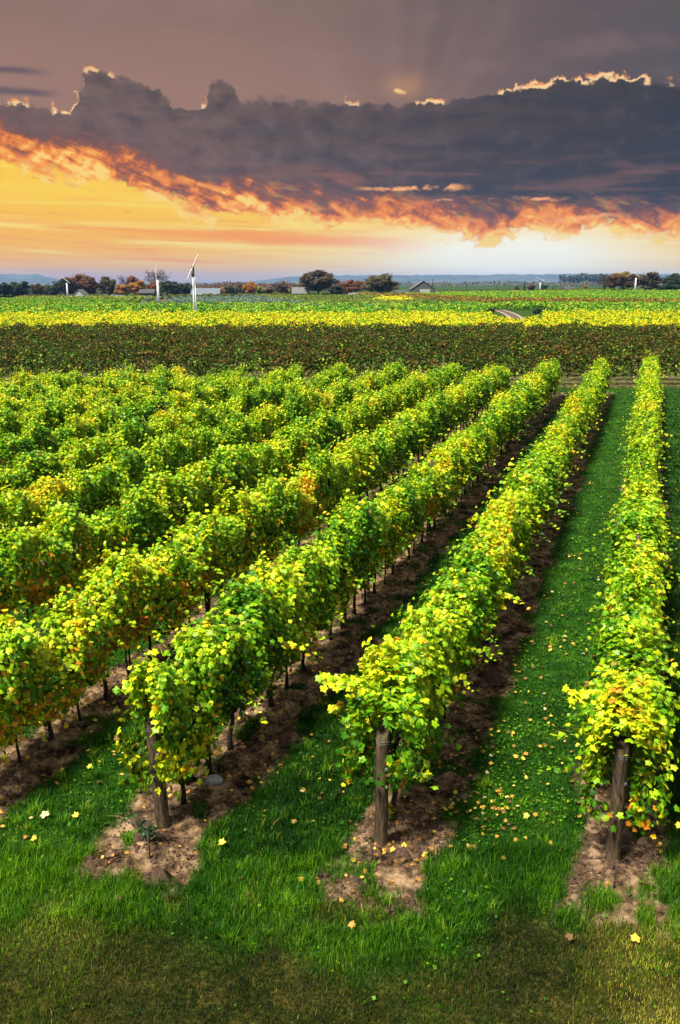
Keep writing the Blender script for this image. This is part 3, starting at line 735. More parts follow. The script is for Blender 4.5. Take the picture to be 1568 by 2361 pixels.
def twig():
    x, y, _ = at(1415, 2052); z = H1(x, y); mb = MB()
    mb.tube([(0, 0, -.05), (.0, 0, .10), (.004, 0, .22), (-.002, 0, .36)], [.016, .012, .007, .004], 6)
    mb.tube([(0, 0, .16), (.04, .0, .25), (.05, .01, .34), (.13, .02, .42)], [.006, .005, .004, .002], 5)
    o = mb.build('dead_twig', M['rust'], None, True, (x, y, z)); tag(o, 'small dark forked twig standing in the sand before the rightmost post', 'twig')
twig()
for k in range(0, 6):                                  # trellis wires, one thing per row
    s = row_s(k); a0, a1 = row_range(k)
    root = empty('trellis_wire', (*rp(a0, s), 0)); tag(root, 'pair of thin steel trellis wires along the %s vine row from the right' % ordinal(k + 1), 'wire', 'trellis wires through the vine rows')
    o = rp(a0, s)
    for zz in (1.0, 1.48):
        mb = MB(); pts = []
        for f in np.linspace(0, 1, 16):
            p = rp(a0 + (a1 - a0) * f, s); pts.append((p[0] - o[0], p[1] - o[1], zz + float(terrain(*p))))
        mb.tube(pts, .0022, 4); mb.build('wire', M['wire'], root)
# line posts that stand in the rows
lp = {0: 'right', 1: 'right', 2: 'right'}
me_lp = None
cnt = 0
for k in range(0, 9):
    a0, a1 = row_range(k)
    for j, a in enumerate(np.arange(a0 + 7.4, a1 - 3, 7.5)):
        x, y = rp(a, row_s(k))
        if not in_view(x, y): continue
        if me_lp is None:
            mb = MB(); mb.tube([(0, 0, -.2), (.01, 0, 1.0), (0, .008, 2.24)], [.045, .042, .04], 9); me_lp = mb.mesh('line_post', True); me_lp.materials.append(M['wood'])
        o = link('line_post', me_lp, None, None, (x, y, H1(x, y) - random.uniform(0, .12)), random.random() * 6)
        tag(o, 'slim dark line post, %s along the %s vine row from the right' % (ordinal(j + 1), ordinal(k + 1)), 'post', 'slim line posts inside the vine rows')
for k in range(0, 5):                                  # far end posts
    a0, a1 = row_range(k); x, y = rp(a1 + .1, row_s(k))
    mb = MB(); mb.tube([(0, 0, -.2), (.03, .06, 1.0), (.05, .12, 1.75)], [.08, .078, .075], 10)
    o = mb.build('far_end_post', M['wood'], None, True, (x, y, H1(x, y)))
    tag(o, 'grey wooden post ending the far end of the %s vine row from the right' % ordinal(k + 1), 'post', 'wooden posts at the far ends of the vine rows')
# stone
def stone():
    import bmesh
    x, y, _ = at(493, 1806); bm = bmesh.new(); bmesh.ops.create_icosphere(bm, subdivisions=4, radius=1)
    for v in bm.verts:
        c = v.co; d = 1 + .07 * math.sin(c.x * 2 + 1) * math.cos(c.y * 2) + .05 * math.sin(c.z * 4 + c.x * 3) + .02 * math.sin(c.x * 17 + c.y * 13)
        v.co = Vector((c.x * .135 * d, c.y * .10 * d, max(c.z, -.5) * .085 * d))
    me = bpy.data.meshes.new('stone'); bm.to_mesh(me); bm.free(); me.polygons.foreach_set('use_smooth', np.ones(len(me.polygons), bool))
    o = link('stone', me, M['stone'], None, (x, y, H1(x, y) + .035), .4); tag(o, 'smooth pale grey stone on the soil behind the leaning post', 'stone')
stone()
M['weed'] = leaf_mat('weed_leaf', [(0, (0.008, 0.03, 0.02)), (.5, (0.02, 0.06, 0.035)), (1, (0.06, 0.12, 0.04))], 3, .3, 0, .2)
def weed(px, py, n, rad, h, label, mat, ls=.04):
    x, y, _ = at(px, py); z = H1(x, y); mb = MB(); P = []
    for i in range(n):
        a = RNG.random() * 6.28; r_ = rad * RNG.uniform(.3, 1); hh = h * RNG.uniform(.5, 1)
        pts = [(0, 0, 0), (math.cos(a) * r_ * .3, math.sin(a) * r_ * .3, hh * .6), (math.cos(a) * r_, math.sin(a) * r_, hh)]
        mb.tube(pts, [.004, .003, .002], 4)
        for f in np.linspace(.2, 1, 12):
            p = np.array(pts[1]) * f * 2 * (f < .5) + (f >= .5) * (np.array(pts[1]) * (1 - (f - .5) * 2) + np.array(pts[2]) * (f - .5) * 2)
            P.append(p + RNG.normal(0, .015, 3))
    P = np.array(P); N = RNG.normal(0, .5, P.shape) + np.array([0, 0, 1])
    c = np.stack([RNG.random(len(P)), RNG.random(len(P)), RNG.random(len(P)) * .9], 1)
    V, F, C = leaf_cloud(P, N, RNG.uniform(.7, 1.3, len(P)) * ls, c, SIX_V, SIX_T)
    root = empty('weed', (x, y, z)); tag(root, label, 'weed')
    link('foliage', npmesh('foliage', V, tris=F, col=C, smooth=True), mat, root); mb.build('stem', M['cane'], root)
weed(340, 1945, 26, .26, .34, 'dark bluish weed growing at the anchor rods of the leaning post', M['weed'], .035)
weed(1385, 1800, 12, .12, .42, 'bright green sucker shoot left of the rightmost end post', M['green_vine'], .09)
weed(903, 1890, 6, .05, .30, 'thin yellow-green shoot right of the middle end post', M['vine'], .05)
weed(423, 1800, 10, .16, .22, 'low bright green shoot between the leaning post and the stone', M['green_vine'], .10)

# ------------------------------------------------------------------ grass
def blades(x, y, h, w, c, bend=.5, zf=height):
    n = len(x); z = zf(x, y)
    a = RNG.random(n) * 6.283; da = a + RNG.normal(0, .6, n) + 1.57
    dx, dy = np.cos(a) * w / 2, np.sin(a) * w / 2
    b = bend * RNG.uniform(.2, 1.3, n) * h; bx, by = np.cos(da) * b, np.sin(da) * b
    z0 = z - .01
    V = np.empty((n, 5, 3))
    V[:, 0] = np.stack([x - dx, y - dy, z0], 1); V[:, 1] = np.stack([x + dx, y + dy, z0], 1)
    V[:, 2] = np.stack([x + dx * .7 + bx * .35, y + dy * .7 + by * .35, z + h * .6], 1); V[:, 3] = np.stack([x - dx * .7 + bx * .35, y - dy * .7 + by * .35, z + h * .6], 1)
    V[:, 4] = np.stack([x + bx, y + by, z + h * RNG.uniform(.75, 1.0, n)], 1)
    k = np.arange(n)[:, None] * 5
    return V.reshape(-1, 3), np.concatenate([k + [[3, 2, 4]]]), k + [[0, 1, 2, 3]], np.repeat(c, 5, axis=0)
def scatter(n, x0, x1, y0, y1, power=1.0):
    # more samples near the camera: density ~ 1/y^power
    u = RNG.random(n); yy = (y0 ** (1 - power) + u * (y1 ** (1 - power) - y0 ** (1 - power))) ** (1 / (1 - power))
    hw = .41 * yy + 3.6
    return RNG.uniform(-1, 1, n) * hw, yy
def grass_layer(n, y0, y1, power, hfun, wfun, name, label):
    x, y = scatter(n, 0, 0, y0, y1, power)
    soil, ds, a, s, k = near_masks(x, y)
    keep = RNG.random(n) > soil * 1.02 + .0
    x, y, a, s, k, ds = x[keep], y[keep], a[keep], s[keep], k[keep], ds[keep]
    dry = lawn_dry(x, y); n = len(x)
    clump = fbm(x * 2.3, y * 2.3, 3); big = fbm(x * .6 + 5, y * .6 + 9, 3)
    h = hfun(x, y, s, dry) * (.45 + 1.1 * clump) * RNG.uniform(.6, 1.25, n)
    w = wfun(y) * RNG.uniform(.7, 1.3, n)
    ptc = ss(fbm(x * 1.1 + 9, y * 1.1, 3), 0.60, 0.72) * ss(y, 8.0, 8.6) * ss(-y, -10.4, -9.2) * (x < 1)
    d = np.clip(np.maximum(dry * RNG.uniform(.45, 1.3, n), ptc * .8), 0, 1) * (RNG.random(n) < .88 - .25 * ss(fbm(x * 1.4 + 70, y * 1.4, 3), .5, .65))
    shade_turf = np.where(((s > -5.6) & (s < -2.74) | (s > .1)) & (y > 9.4), -.52, -.08)  # lane shade put into the blade tone, on top of a darker grass kind
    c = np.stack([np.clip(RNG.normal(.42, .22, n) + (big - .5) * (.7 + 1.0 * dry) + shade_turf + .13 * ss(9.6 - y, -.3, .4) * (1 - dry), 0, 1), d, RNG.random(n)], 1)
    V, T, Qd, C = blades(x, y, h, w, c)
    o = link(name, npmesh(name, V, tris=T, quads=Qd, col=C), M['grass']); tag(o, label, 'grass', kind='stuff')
def hf(x, y, s, dry):
    alley = (s > -2.74) & (s < 0.1)                       # between the middle and the right row: short clovery turf
    long_ = (s > -5.6) & (s < -2.74) | (s > .1)
    h = np.where(long_, .125, np.where(alley, .06, .07))
    h = np.where(y < 9.6, .10 + .08 * ss(fbm(x * .8, y * .8, 2), .45, .7), h)
    h = h * (1 - dry) + .046 * dry
    return h * ss(60 - y, -2, 40) + .0 + .06 * ss(y, 25, 50)
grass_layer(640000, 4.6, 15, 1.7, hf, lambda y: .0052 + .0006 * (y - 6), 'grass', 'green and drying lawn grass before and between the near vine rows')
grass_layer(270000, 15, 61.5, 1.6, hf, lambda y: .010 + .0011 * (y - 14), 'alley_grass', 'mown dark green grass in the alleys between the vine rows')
# splayed tufts of longer grass
nc = 1900; tx, ty = scatter(nc, 0, 0, 7.9, 24, 1.7); so, dd, ta, ts, tk_ = near_masks(tx, ty)
kp = (so < .4) & (lawn_dry(tx, ty) < .6) & (RNG.random(nc) < np.where((ts < -2.74) | (ty < 9.8) | (ts > .1), .9, .2)); tx, ty = tx[kp], ty[kp]; nc = len(tx); per = 46
rad = RNG.uniform(.03, .12, nc); an = RNG.random((nc, per)) * 6.283; rr_ = np.sqrt(RNG.random((nc, per))) * rad[:, None]
bxx = (tx[:, None] + np.cos(an) * rr_).ravel(); byy = (ty[:, None] + np.sin(an) * rr_).ravel(); n = len(bxx)
hh_ = (np.repeat(RNG.uniform(.10, .21, nc), per)) * RNG.uniform(.5, 1.1, n)
tone = np.clip(np.repeat(RNG.normal(.62, .16, nc), per) + RNG.normal(0, .16, n), 0, 1)
V, T_, Qd, C = blades(bxx, byy, hh_, (.0062 + .0008 * (byy - 8)) * RNG.uniform(.7, 1.3, n), np.stack([tone, (RNG.random(n) < .05) * .9, RNG.random(n)], 1), bend=.75)
tag(link('grass_tufts', npmesh('grass_tufts', V, tris=T_, quads=Qd, col=C), M['grass']), 'splayed tufts of longer bright grass along the headland and lanes', 'grass', kind='stuff')
# clover and broad leaves in the turf
n = 80000; x, y = scatter(n, 0, 0, 6.6, 30, 1.7); soil, ds, a, s, k = near_masks(x, y)
w8 = np.where((s > -2.74) & (s < .1), .9, .30) * (1 - soil) * (1 - lawn_dry(x, y)) * (.25 + .75 * ss(y, 9, 10.5)) * ss(fbm(x * 1.7, y * 1.7, 3), .35, .6)
kp = RNG.random(n) < w8; x, y = x[kp], y[kp]; n = len(x)
P = np.stack([x, y, height(x, y) + RNG.uniform(.015, .075, n)], 1); N = RNG.normal(0, .35, (n, 3)) + np.array([0, 0, 1])
C0 = np.stack([np.clip(RNG.normal(.55, .2, n), 0, 1), np.zeros(n), RNG.random(n)], 1)
V, F, C = leaf_cloud(P, N, RNG.uniform(.018, .045, n) * (1 + .03 * y), C0, DIA_V, DIA_T, 0)
tag(link('clover', npmesh('clover', V, tris=F, col=C), M['grass']), 'low broad-leaved clover mixed into the alley turf', 'clover', kind='stuff')

# soil crumbs and clods
M['clod'] = simple('soil_clod', (0.06, 0.036, 0.022), 0.95, 20, 0.6, 0.8, 0.2)
n = 75000; x, y = scatter(n, 0, 0, 8.0, 40, 1.8); soil, ds, a, s, k = near_masks(x, y)
kp = (RNG.random(n) < soil * .9) & (fbm(x * 1.5, y * 1.5 + 30, 3) > .42); x, y = x[kp], y[kp]; n = len(x)
oct_v = np.array([(1, 0, 0), (0, 1, 0), (-1, 0, 0), (0, -1, 0), (0, 0, .8), (.6, .6, -.3)]); oct_t = np.array([(0, 1, 4), (1, 2, 4), (2, 3, 4), (3, 0, 4), (0, 5, 1), (2, 1, 5)])
sz = RNG.lognormal(-4.15, .65, n); jit = RNG.uniform(.6, 1.3, (n, 6, 3)); an = RNG.random(n) * 6.28
Vv = oct_v[None] * jit * sz[:, None, None]; cx, sx = np.cos(an)[:, None], np.sin(an)[:, None]
Vv = np.stack([Vv[..., 0] * cx - Vv[..., 1] * sx, Vv[..., 0] * sx + Vv[..., 1] * cx, Vv[..., 2]], -1) + np.stack([x, y, height(x, y)], 1)[:, None]
F = (oct_t[None] + (np.arange(n) * 6)[:, None, None]).reshape(-1, 3)
tag(link('soil_clods', npmesh('soil_clods', Vv.reshape(-1, 3), tris=F), M['clod']), 'dark crumbs of earth on the bare strips under the vines', 'soil clods', kind='stuff')

# fallen leaves
M['fallen'] = leaf_mat('fallen_leaf', [(0, (0.05, 0.025, 0.012)), (.3, (0.16, 0.085, 0.03)), (.5, (0.42, 0.19, 0.04)), (.7, (0.66, 0.40, 0.05)), (.88, (0.74, 0.64, 0.06)), (1, (0.66, 0.52, 0.25))], .5, .3, 0, .2, .5, hgt=0)
n = 19000; x, y = scatter(n, 0, 0, 7.4, 50, 1.9); soil, ds, a, s, k = near_masks(x, y)
dens = soil * .36 + (1 - soil) * np.where((s > -2.74) & (s < .1), .34, np.where(s > .1, .10, np.where((s > -5.6), .05, .32))) * ss(a, 9.3, 10.8)
dens = dens + (1 - soil) * .03; dens *= ss(y, 8.4, 9.4); dens *= .35 + 1.3 * ss(fbm(x * .7 + 2, y * .7, 3), .4, .65)
kp = RNG.random(n) < dens; x, y, soil = x[kp], y[kp], soil[kp]; n = len(x)
P = np.stack([x, y, height(x, y) + .014 + (1 - soil) * .045], 1); N = RNG.normal(0, .28, (n, 3)) + np.array([0, 0, 1])
t = np.clip(RNG.normal(.34, .25, n) + (1 - soil) * .24, 0, 1)
C0 = np.stack([t, np.zeros(n), RNG.random(n)], 1)
V, F, C = leaf_cloud(P, N, RNG.uniform(.035, .085, n), C0, GRAPE_V, GRAPE_T, 0, 1.6)
tag(link('fallen_leaves', npmesh('fallen_leaves', V, tris=F, col=C, smooth=True), M['fallen']), 'fallen yellow and orange vine leaves strewn over soil and grass', 'fallen leaves', kind='stuff')
# a few clearly seen single fallen leaves on the lawn
for px, py, sc_, tt_, lab in ((104, 1892, .15, .98, 'large pale yellow leaf lying in the grass at far left'), (176, 1895, .11, .85, 'bright yellow leaf on the grass beside the large pale one'),
        (80, 1947, .10, .75, 'yellow leaf lowest in the grass near the frame edge at left'), (810, 2142, .11, .55, 'orange leaf on the lawn edge below the middle post'),
        (275, 2092, .12, .4, 'curled orange leaf on the lawn below the leaning post'), (1464, 2176, .13, .6, 'upright orange-yellow leaf on the lawn below the rightmost post'),
        (1312, 2172, .11, .3, 'rusty brown leaf on the lawn left of the upright one'), (513, 1956, .12, .9, 'pale yellow leaf in the long grass right of the leaning post')):
    x, y, _ = at(px, py); P = np.zeros((1, 3)); C0 = np.array([[tt_, 0, .3]])
    V, F, C = leaf_cloud(P, np.array([[RNG.normal(0, .3), -.35, 1.0]]), np.array([sc_ * .8]), C0, GRAPE_V, GRAPE_T, 0, 2.2)
    V2 = V + np.array([0, 0, .0]); 
    o = link('fallen_leaf', npmesh('fallen_leaf', V2, tris=F, col=C, smooth=True), M['fallen'], None, (x, y, H1(x, y) + .085)); tag(o, lab, 'leaf', 'single fallen leaves on the grass')

# pruned twigs on the soil
mb = MB()
for i in range(260):
    x, y = scatter(1, 0, 0, 9, 26, 1.6); x, y = float(x[0]), float(y[0])
    sl_ = near_masks(np.array([x]), np.array([y]))[0][0]
    if sl_ < .5: continue
    a = random.random() * 6.28; L = random.uniform(.12, .4); z = H1(x, y) + .015
    mb.tube([(x, y, z), (x + math.cos(a) * L * .5, y + math.sin(a) * L * .5, z + random.uniform(0, .05)), (x + math.cos(a + .4) * L, y + math.sin(a + .4) * L, z + .01)], [.006, .005, .003], 4)
tag(mb.build('prunings', M['cane']), 'thin pruned twigs littering the soil under the vines', 'prunings', kind='stuff')

# ------------------------------------------------------------------ wind machines
def wind_machine(px, dist, h, ang, label, yaw=0.0, base_z=None, wide=1.0):
    x, y, _ = at(px, 700, dist=dist); z = float(terrain(x, y)) - .2
    root = empty('wind_machine', (x, y, z), yaw); tag(root, label, 'wind machine', 'frost fans standing in the vineyards')
    mb = MB(); mb.tube([(0, 0, 0), (0, 0, h * .5), (0, 0, h)], [.36 * wide, .31 * wide, .24 * wide], 12); mb.build('tower', M['white_paint'], root, True)
    mb = MB(); mb.tube([(.42, -.1, 0), (.38, -.1, h * .84)], [.10, .09], 8); mb.build('drive_pipe', M['white_paint'], root, True)
    mb = MB(); mb.box(-.7, .7, -.9, .7, 0, 1.1); mb.box(-.55, .55, -.75, .55, 1.1, 1.25); mb.build('engine_box', M['white_paint'], root)
    mb = MB(); mb.tube([(0, .35, h + .1), (0, -.1, h + .15), (0, -.75, h + .1)], [.2, .34, .15], 10); mb.tube([(0, 0, h - 1.5), (0, 0, h)], [.30, .32], 10); g = mb.build('gearbox', M['engine'], root, True)
    ca, sa = math.cos(ang), math.sin(ang)
    for sgn in (-1, 1):
        mb = MB(); pts, rad = [], []
        for f in (0, .15, .5, .85, 1): 
            L = 2.9 * f * sgn; pts.append((ca * L, -.85 + .05 * f, h + .1 + sa * L)); rad.append((.08, .17, .15, .11, .05)[(0, .15, .5, .85, 1).index(f)])
        mb.tube(pts, rad, 6); mb.build('blade', M['blade'], root, True)
    return root
wind_machine(447.5, 178, 10.2, R(64), 'tallest white wind machine with its blades raised, at the edge of the yellow vines', .1, wide=.6)
wind_machine(365, 290, 10.4, R(88), 'white wind machine with upright blades beside the shrub field', .0, wide=.8)
wind_machine(157, 478, 10.6, R(-38), 'small white wind machine before the big dark tree at far left', .0, wide=1.0)
wind_machine(1242.5, 560, 8.8, R(-22), 'slender wind machine before the blue hills', .0, wide=.6)
wind_machine(1461, 500, 10.6, R(-30), 'white wind machine before the autumn trees', .0, wide=.9)

# ------------------------------------------------------------------ trees
def tree_proto(kind, seed):
    rng = np.random.default_rng(seed); mb = MB(); rr = random.Random(seed)
    W = {'oak': .5, 'round': .42, 'tall': .26, 'conifer': .2, 'bare': .4, 'willow': .5}[kind]
    fork = {'oak': .26, 'round': .2, 'tall': .15, 'conifer': .06, 'bare': .22, 'willow': .15}[kind]
    mb.tube([(0, 0, -.03), (.005, 0, fork), (0, .01, .55)], [.030, .020, .010], 7)
    tips = []
    nb = 16 if kind == 'bare' else 9
    for i in range(nb):
        a = 6.28 * i / nb + rr.uniform(-.3, .3); z0 = fork + (.5 - fork) * rr.random() * .8; r1 = W * rr.uniform(.5, .95); z1 = z0 + rr.uniform(.18, .5)
        if kind == 'bare': z1 = rr.uniform(.5, .98); r1 = W * math.sqrt(max(.03, 1 - ((z1 - .58) / .43) ** 2)); z0 = fork + rr.random() * .2
        p1_ = (math.cos(a) * r1 * .5, math.sin(a) * r1 * .5, (z0 + z1) / 2 + .03); p2_ = (math.cos(a) * r1, math.sin(a) * r1, min(z1, .97))
        mb.tube([(0, 0, z0), p1_, p2_], [.010, .006, .002], 5)
        for j in range(14 if kind == 'bare' else 2):
            f = rr.uniform(.3, 1); b0 = Vector(p1_).lerp(Vector(p2_), (f - .3) / .7); d = Vector((rr.gauss(0, 1), rr.gauss(0, 1), rr.uniform(.2, 1.6))).normalized() * rr.uniform(.08, .24)
            if b0.z + d.z > 1: d.z = 1 - b0.z
            mb.tube([b0, b0 + d * .5 + Vector((0, 0, .01)), b0 + d], [.004, .003, .0012], 4, cap=False)
            if kind == 'bare':
                for q in range(3):
                    d2 = Vector((rr.gauss(0, 1), rr.gauss(0, 1), rr.uniform(0, 1.4))).normalized() * .07
                    mb.tube([b0 + d * .6, b0 + d * .6 + d2], [.0022, .001], 3, cap=False)
    trunk = mb.mesh('trunk', True); trunk.materials.append(M['bark'])
    crown = None
    if kind != 'bare':
        P, N, C = [], [], []
        if kind == 'conifer':
            n = 1500; z = .06 + .94 * rng.random(n) ** 1.4; r = W * (1.02 - z) * (.75 + .3 * np.sin(z * 60)) * np.sqrt(rng.random(n)); a = rng.random(n) * 6.28
            P = np.stack([np.cos(a) * r, np.sin(a) * r, z], 1); N = np.stack([np.cos(a), np.sin(a), np.full(n, .6)], 1); t = np.clip(rng.normal(.5, .25, n), 0, 1)
        else:
            nc = {'oak': 34, 'round': 26, 'tall': 20, 'willow': 30}[kind]; per = 190
            cz = {'oak': .60, 'round': .56, 'tall': .54, 'willow': .52}[kind]; hz = {'oak': .38, 'round': .42, 'tall': .45, 'willow': .46}[kind]
            for i in range(nc):
                d = rng.normal(0, 1, 3); d /= np.linalg.norm(d); d *= rng.uniform(.45, .98)
                c = np.array([d[0] * W * .82, d[1] * W * .82, cz + d[2] * hz * .85])
                if kind == 'willow' and d[2] < 0: c[:2] *= 1.1
                rad = rng.uniform(.09, .17) * (W / .45) ** .5
                q = rng.normal(0, 1, (per, 3)); q /= np.linalg.norm(q, axis=1)[:, None]; q = q * rng.uniform(.55, 1.05, (per, 1))
                P.append(c + q * rad * np.array([1.15, 1.15, .8])); N.append(q + np.array([0, 0, .4])); C.append(np.clip(rng.normal(.5, .2, per) + rng.normal(0, .22), 0, 1))
            P, N, t = np.concatenate(P), np.concatenate(N), np.concatenate(C); n = len(P)
            P[:, 2] = np.clip(P[:, 2], .05, 1.0)
        c = np.stack([t, P[:, 2], rng.random(n)], 1)
        V, F, CC = leaf_cloud(P, N + rng.normal(0, .4, (n, 3)), rng.uniform(.032, .07, n), c, DIA_V, DIA_T, .3)
        crown = npmesh('crown', V, tris=F, col=CC); crown.materials.append(M['tree'])
    return trunk, crown, W
PROTO = {}
def tree(kind, px, ytop, ybase, wpx, colr, label, dist=520, cat='tree', group=None, name=None):
    v = (kind, len(label) % 3)
    if v not in PROTO: PROTO[v] = tree_proto(kind, 100 + len(PROTO) * 7)
    tk, cr, W = PROTO[v]
    x, y, zt = at(px, ytop, dist=dist); z = float(terrain(x, y)); hgt = zt - z
    wid = 1.18 * wpx / 2068 * dist
    r = empty(name or {'conifer': 'conifer', 'bare': 'bare_tree', 'oak': 'oak_tree'}.get(kind, 'tree'), (x, y, z), random.random() * 6.28)
    sx = wid / (2 * W); r.scale = (sx, sx, hgt)
    tag(r, label, cat, group)
    link('trunk', tk, None, r)
    if cr:
        o = link('crown', cr, None, r); o.color = (*colr, 1)
DK = (.014, .030, .010); DG = (.025, .055, .014); BR = (.17, .065, .018); RU = (.26, .085, .015); OR = (.50, .20, .015); OL = (.12, .12, .025); YG = (.30, .36, .04); BD = (.085, .05, .018); BG = (.04, .06, .045); PK = (.20, .13, .10)
T = [
 ('round', 6, 646, 683, 34, DK, 'dark tree at the very left edge of the far tree line'),
 ('round', 32, 645, 683, 30, DG, 'dark green tree second from the left edge'),
 ('tall', 50, 641, 683, 26, DK, 'darker pointed tree third from the left edge'),
 ('round', 83, 649, 683, 28, BD, 'brown-tinged tree left of the olive one at the left end'),
 ('round', 106, 655, 683, 24, OL, 'small olive tree left of the big dark round tree'),
 ('round', 122, 655, 683, 22, DG, 'low dark tree touching the big dark round tree'),
 ('round', 149, 637, 683, 46, DK, 'big very dark round tree behind the small wind machine'),
 ('round', 176, 625, 672, 50, BR, 'tall brown tree above the white gabled house'),
 ('round', 203, 632, 676, 48, BR, 'broad brown tree right of the white gabled house'),
 ('round', 246, 631, 680, 38, BD, 'dark brown tree standing alone with sky on both sides'),
 ('round', 281, 650, 678, 34, OR, 'low orange tree left of the long white roof'),
 ('bare', 286, 633, 672, 30, BR, 'thin half-bare tree behind the orange one'),
 ('round', 308, 632, 678, 34, RU, 'tall rust-coloured tree beside the half-bare one'),
 ('round', 318, 641, 678, 36, OR, 'orange-brown tree behind the dark shed'),
 ('bare', 360, 620, 678, 50, BR, 'large bare tree with fanned branches behind the second wind machine'),
 ('round', 352, 645, 678, 32, RU, 'rusty tree under the large bare one'),
 ('round', 384, 642, 678, 34, DG, 'dark tree right of the large bare one'),
 ('round', 404, 644, 678, 34, DK, 'dark tree in the middle of the trio left of the tallest wind machine'),
 ('round', 428, 648, 678, 28, DG, 'dark tree just left of the tallest wind machine'),
 ('round', 512, 659, 676, 22, OR, 'small orange bush right of the silver shed'),
 ('round', 528, 656, 676, 22, DG, 'small dark round tree right of the silver shed'),
 ('round', 543, 653, 675, 14, PK, 'small pinkish tree beside the small dark round one'),
 ('tall', 556, 646, 675, 15, BG, 'narrow dark green tree left of the bright orange one'),
 ('round', 576, 646, 674, 30, OR, 'bright orange round tree in the middle of the far line'),
 ('round', 601, 657, 674, 22, YG, 'small yellow-green tree right of the bright orange one'),
 ('round', 620, 656, 673, 24, PK, 'pale pinkish tree left of the brown and yellow pair'),
 ('round', 648, 648, 673, 30, BD, 'dark brown tree with a yellow bush at its foot'),
 ('round', 662, 661, 673, 26, YG, 'yellow bush before the dark brown tree'),
 ('oak', 734, 617, 676, 78, BD, 'largest tree, a broad dark brown oak above the porch house'),
 ('round', 700, 648, 675, 20, BD, 'small brown tree at the left foot of the largest oak'),
 ('round', 776, 655, 675, 40, DK, 'dark low tree right of the largest oak'),
 ('round', 812, 640, 673, 44, RU, 'rust-brown tree between the oak and the drooping one'),
 ('round', 796, 656, 675, 24, DK, 'dark bush left foot of the rust-brown tree'),
 ('willow', 877, 629, 674, 70, (.11, .085, .022), 'wide drooping olive and brown tree left of the grey barn'),
 ('round', 1192, 656, 668, 10, BD, 'tiny brown tree on the far ridge left of the pointed conifer'),
 ('conifer', 1210, 648, 668, 11, BG, 'dark pointed conifer near the slender wind machine'),
 ('round', 1226, 649, 668, 18, PK, 'pinkish brown round tree beside the pointed conifer'),
 ('round', 1255, 653, 668, 16, BG, 'small dark round tree right of the slender wind machine'),
 ('conifer', 1275, 657, 667, 7, BG, 'tiny conifer right of the small dark round tree'),
 ('round', 1349, 654, 664, 10, OR, 'tiny pale orange tree by the low roof'),
 ('bare', 1396, 630, 666, 30, BR, 'bare tree at the left end of the autumn grove'),
 ('round', 1419, 625, 667, 43, BR, 'brown-orange tree at the left of the autumn grove'),
 ('round', 1440, 620, 667, 40, (.34, .22, .02), 'golden green tree, tallest of the autumn grove'),
 ('conifer', 1438, 634, 667, 20, DK, 'black-green conifer before the autumn grove'),
 ('round', 1466, 626, 667, 40, BD, 'dark brown tree behind the wind machine on the slope'),
 ('round', 1500, 621, 667, 52, BD, 'round brown tree standing last in the autumn grove'),
 ('conifer', 1484, 650, 667, 14, DK, 'dark low conifer under the round brown tree'),
 ('round', 1552, 627, 667, 48, DG, 'dark green tree at the right edge'),
 ('round', 1548, 653, 667, 60, DG, 'low green bush mass under the tree at the right edge'),
]
for i, (k_, px, yt, yb, w, c_, lab) in enumerate(T):
    tree(k_, px, yt, yb, w, c_, lab, dist=500 + (i * 37 % 5) * 9 + (40 if w < 30 else 0), group='trees along the far edge of the fields')
# three shrubs at the clearing of the track
for px, py, w, lab in ((1129, 706, 26, 'dark shrub at the left side of the track clearing'), (1238, 708, 22, 'dark shrub at the right side of the track clearing')):
    tree('round', px, py, 735, w, (.05, .11, .02), lab, dist=200, cat='shrub', name='shrub')

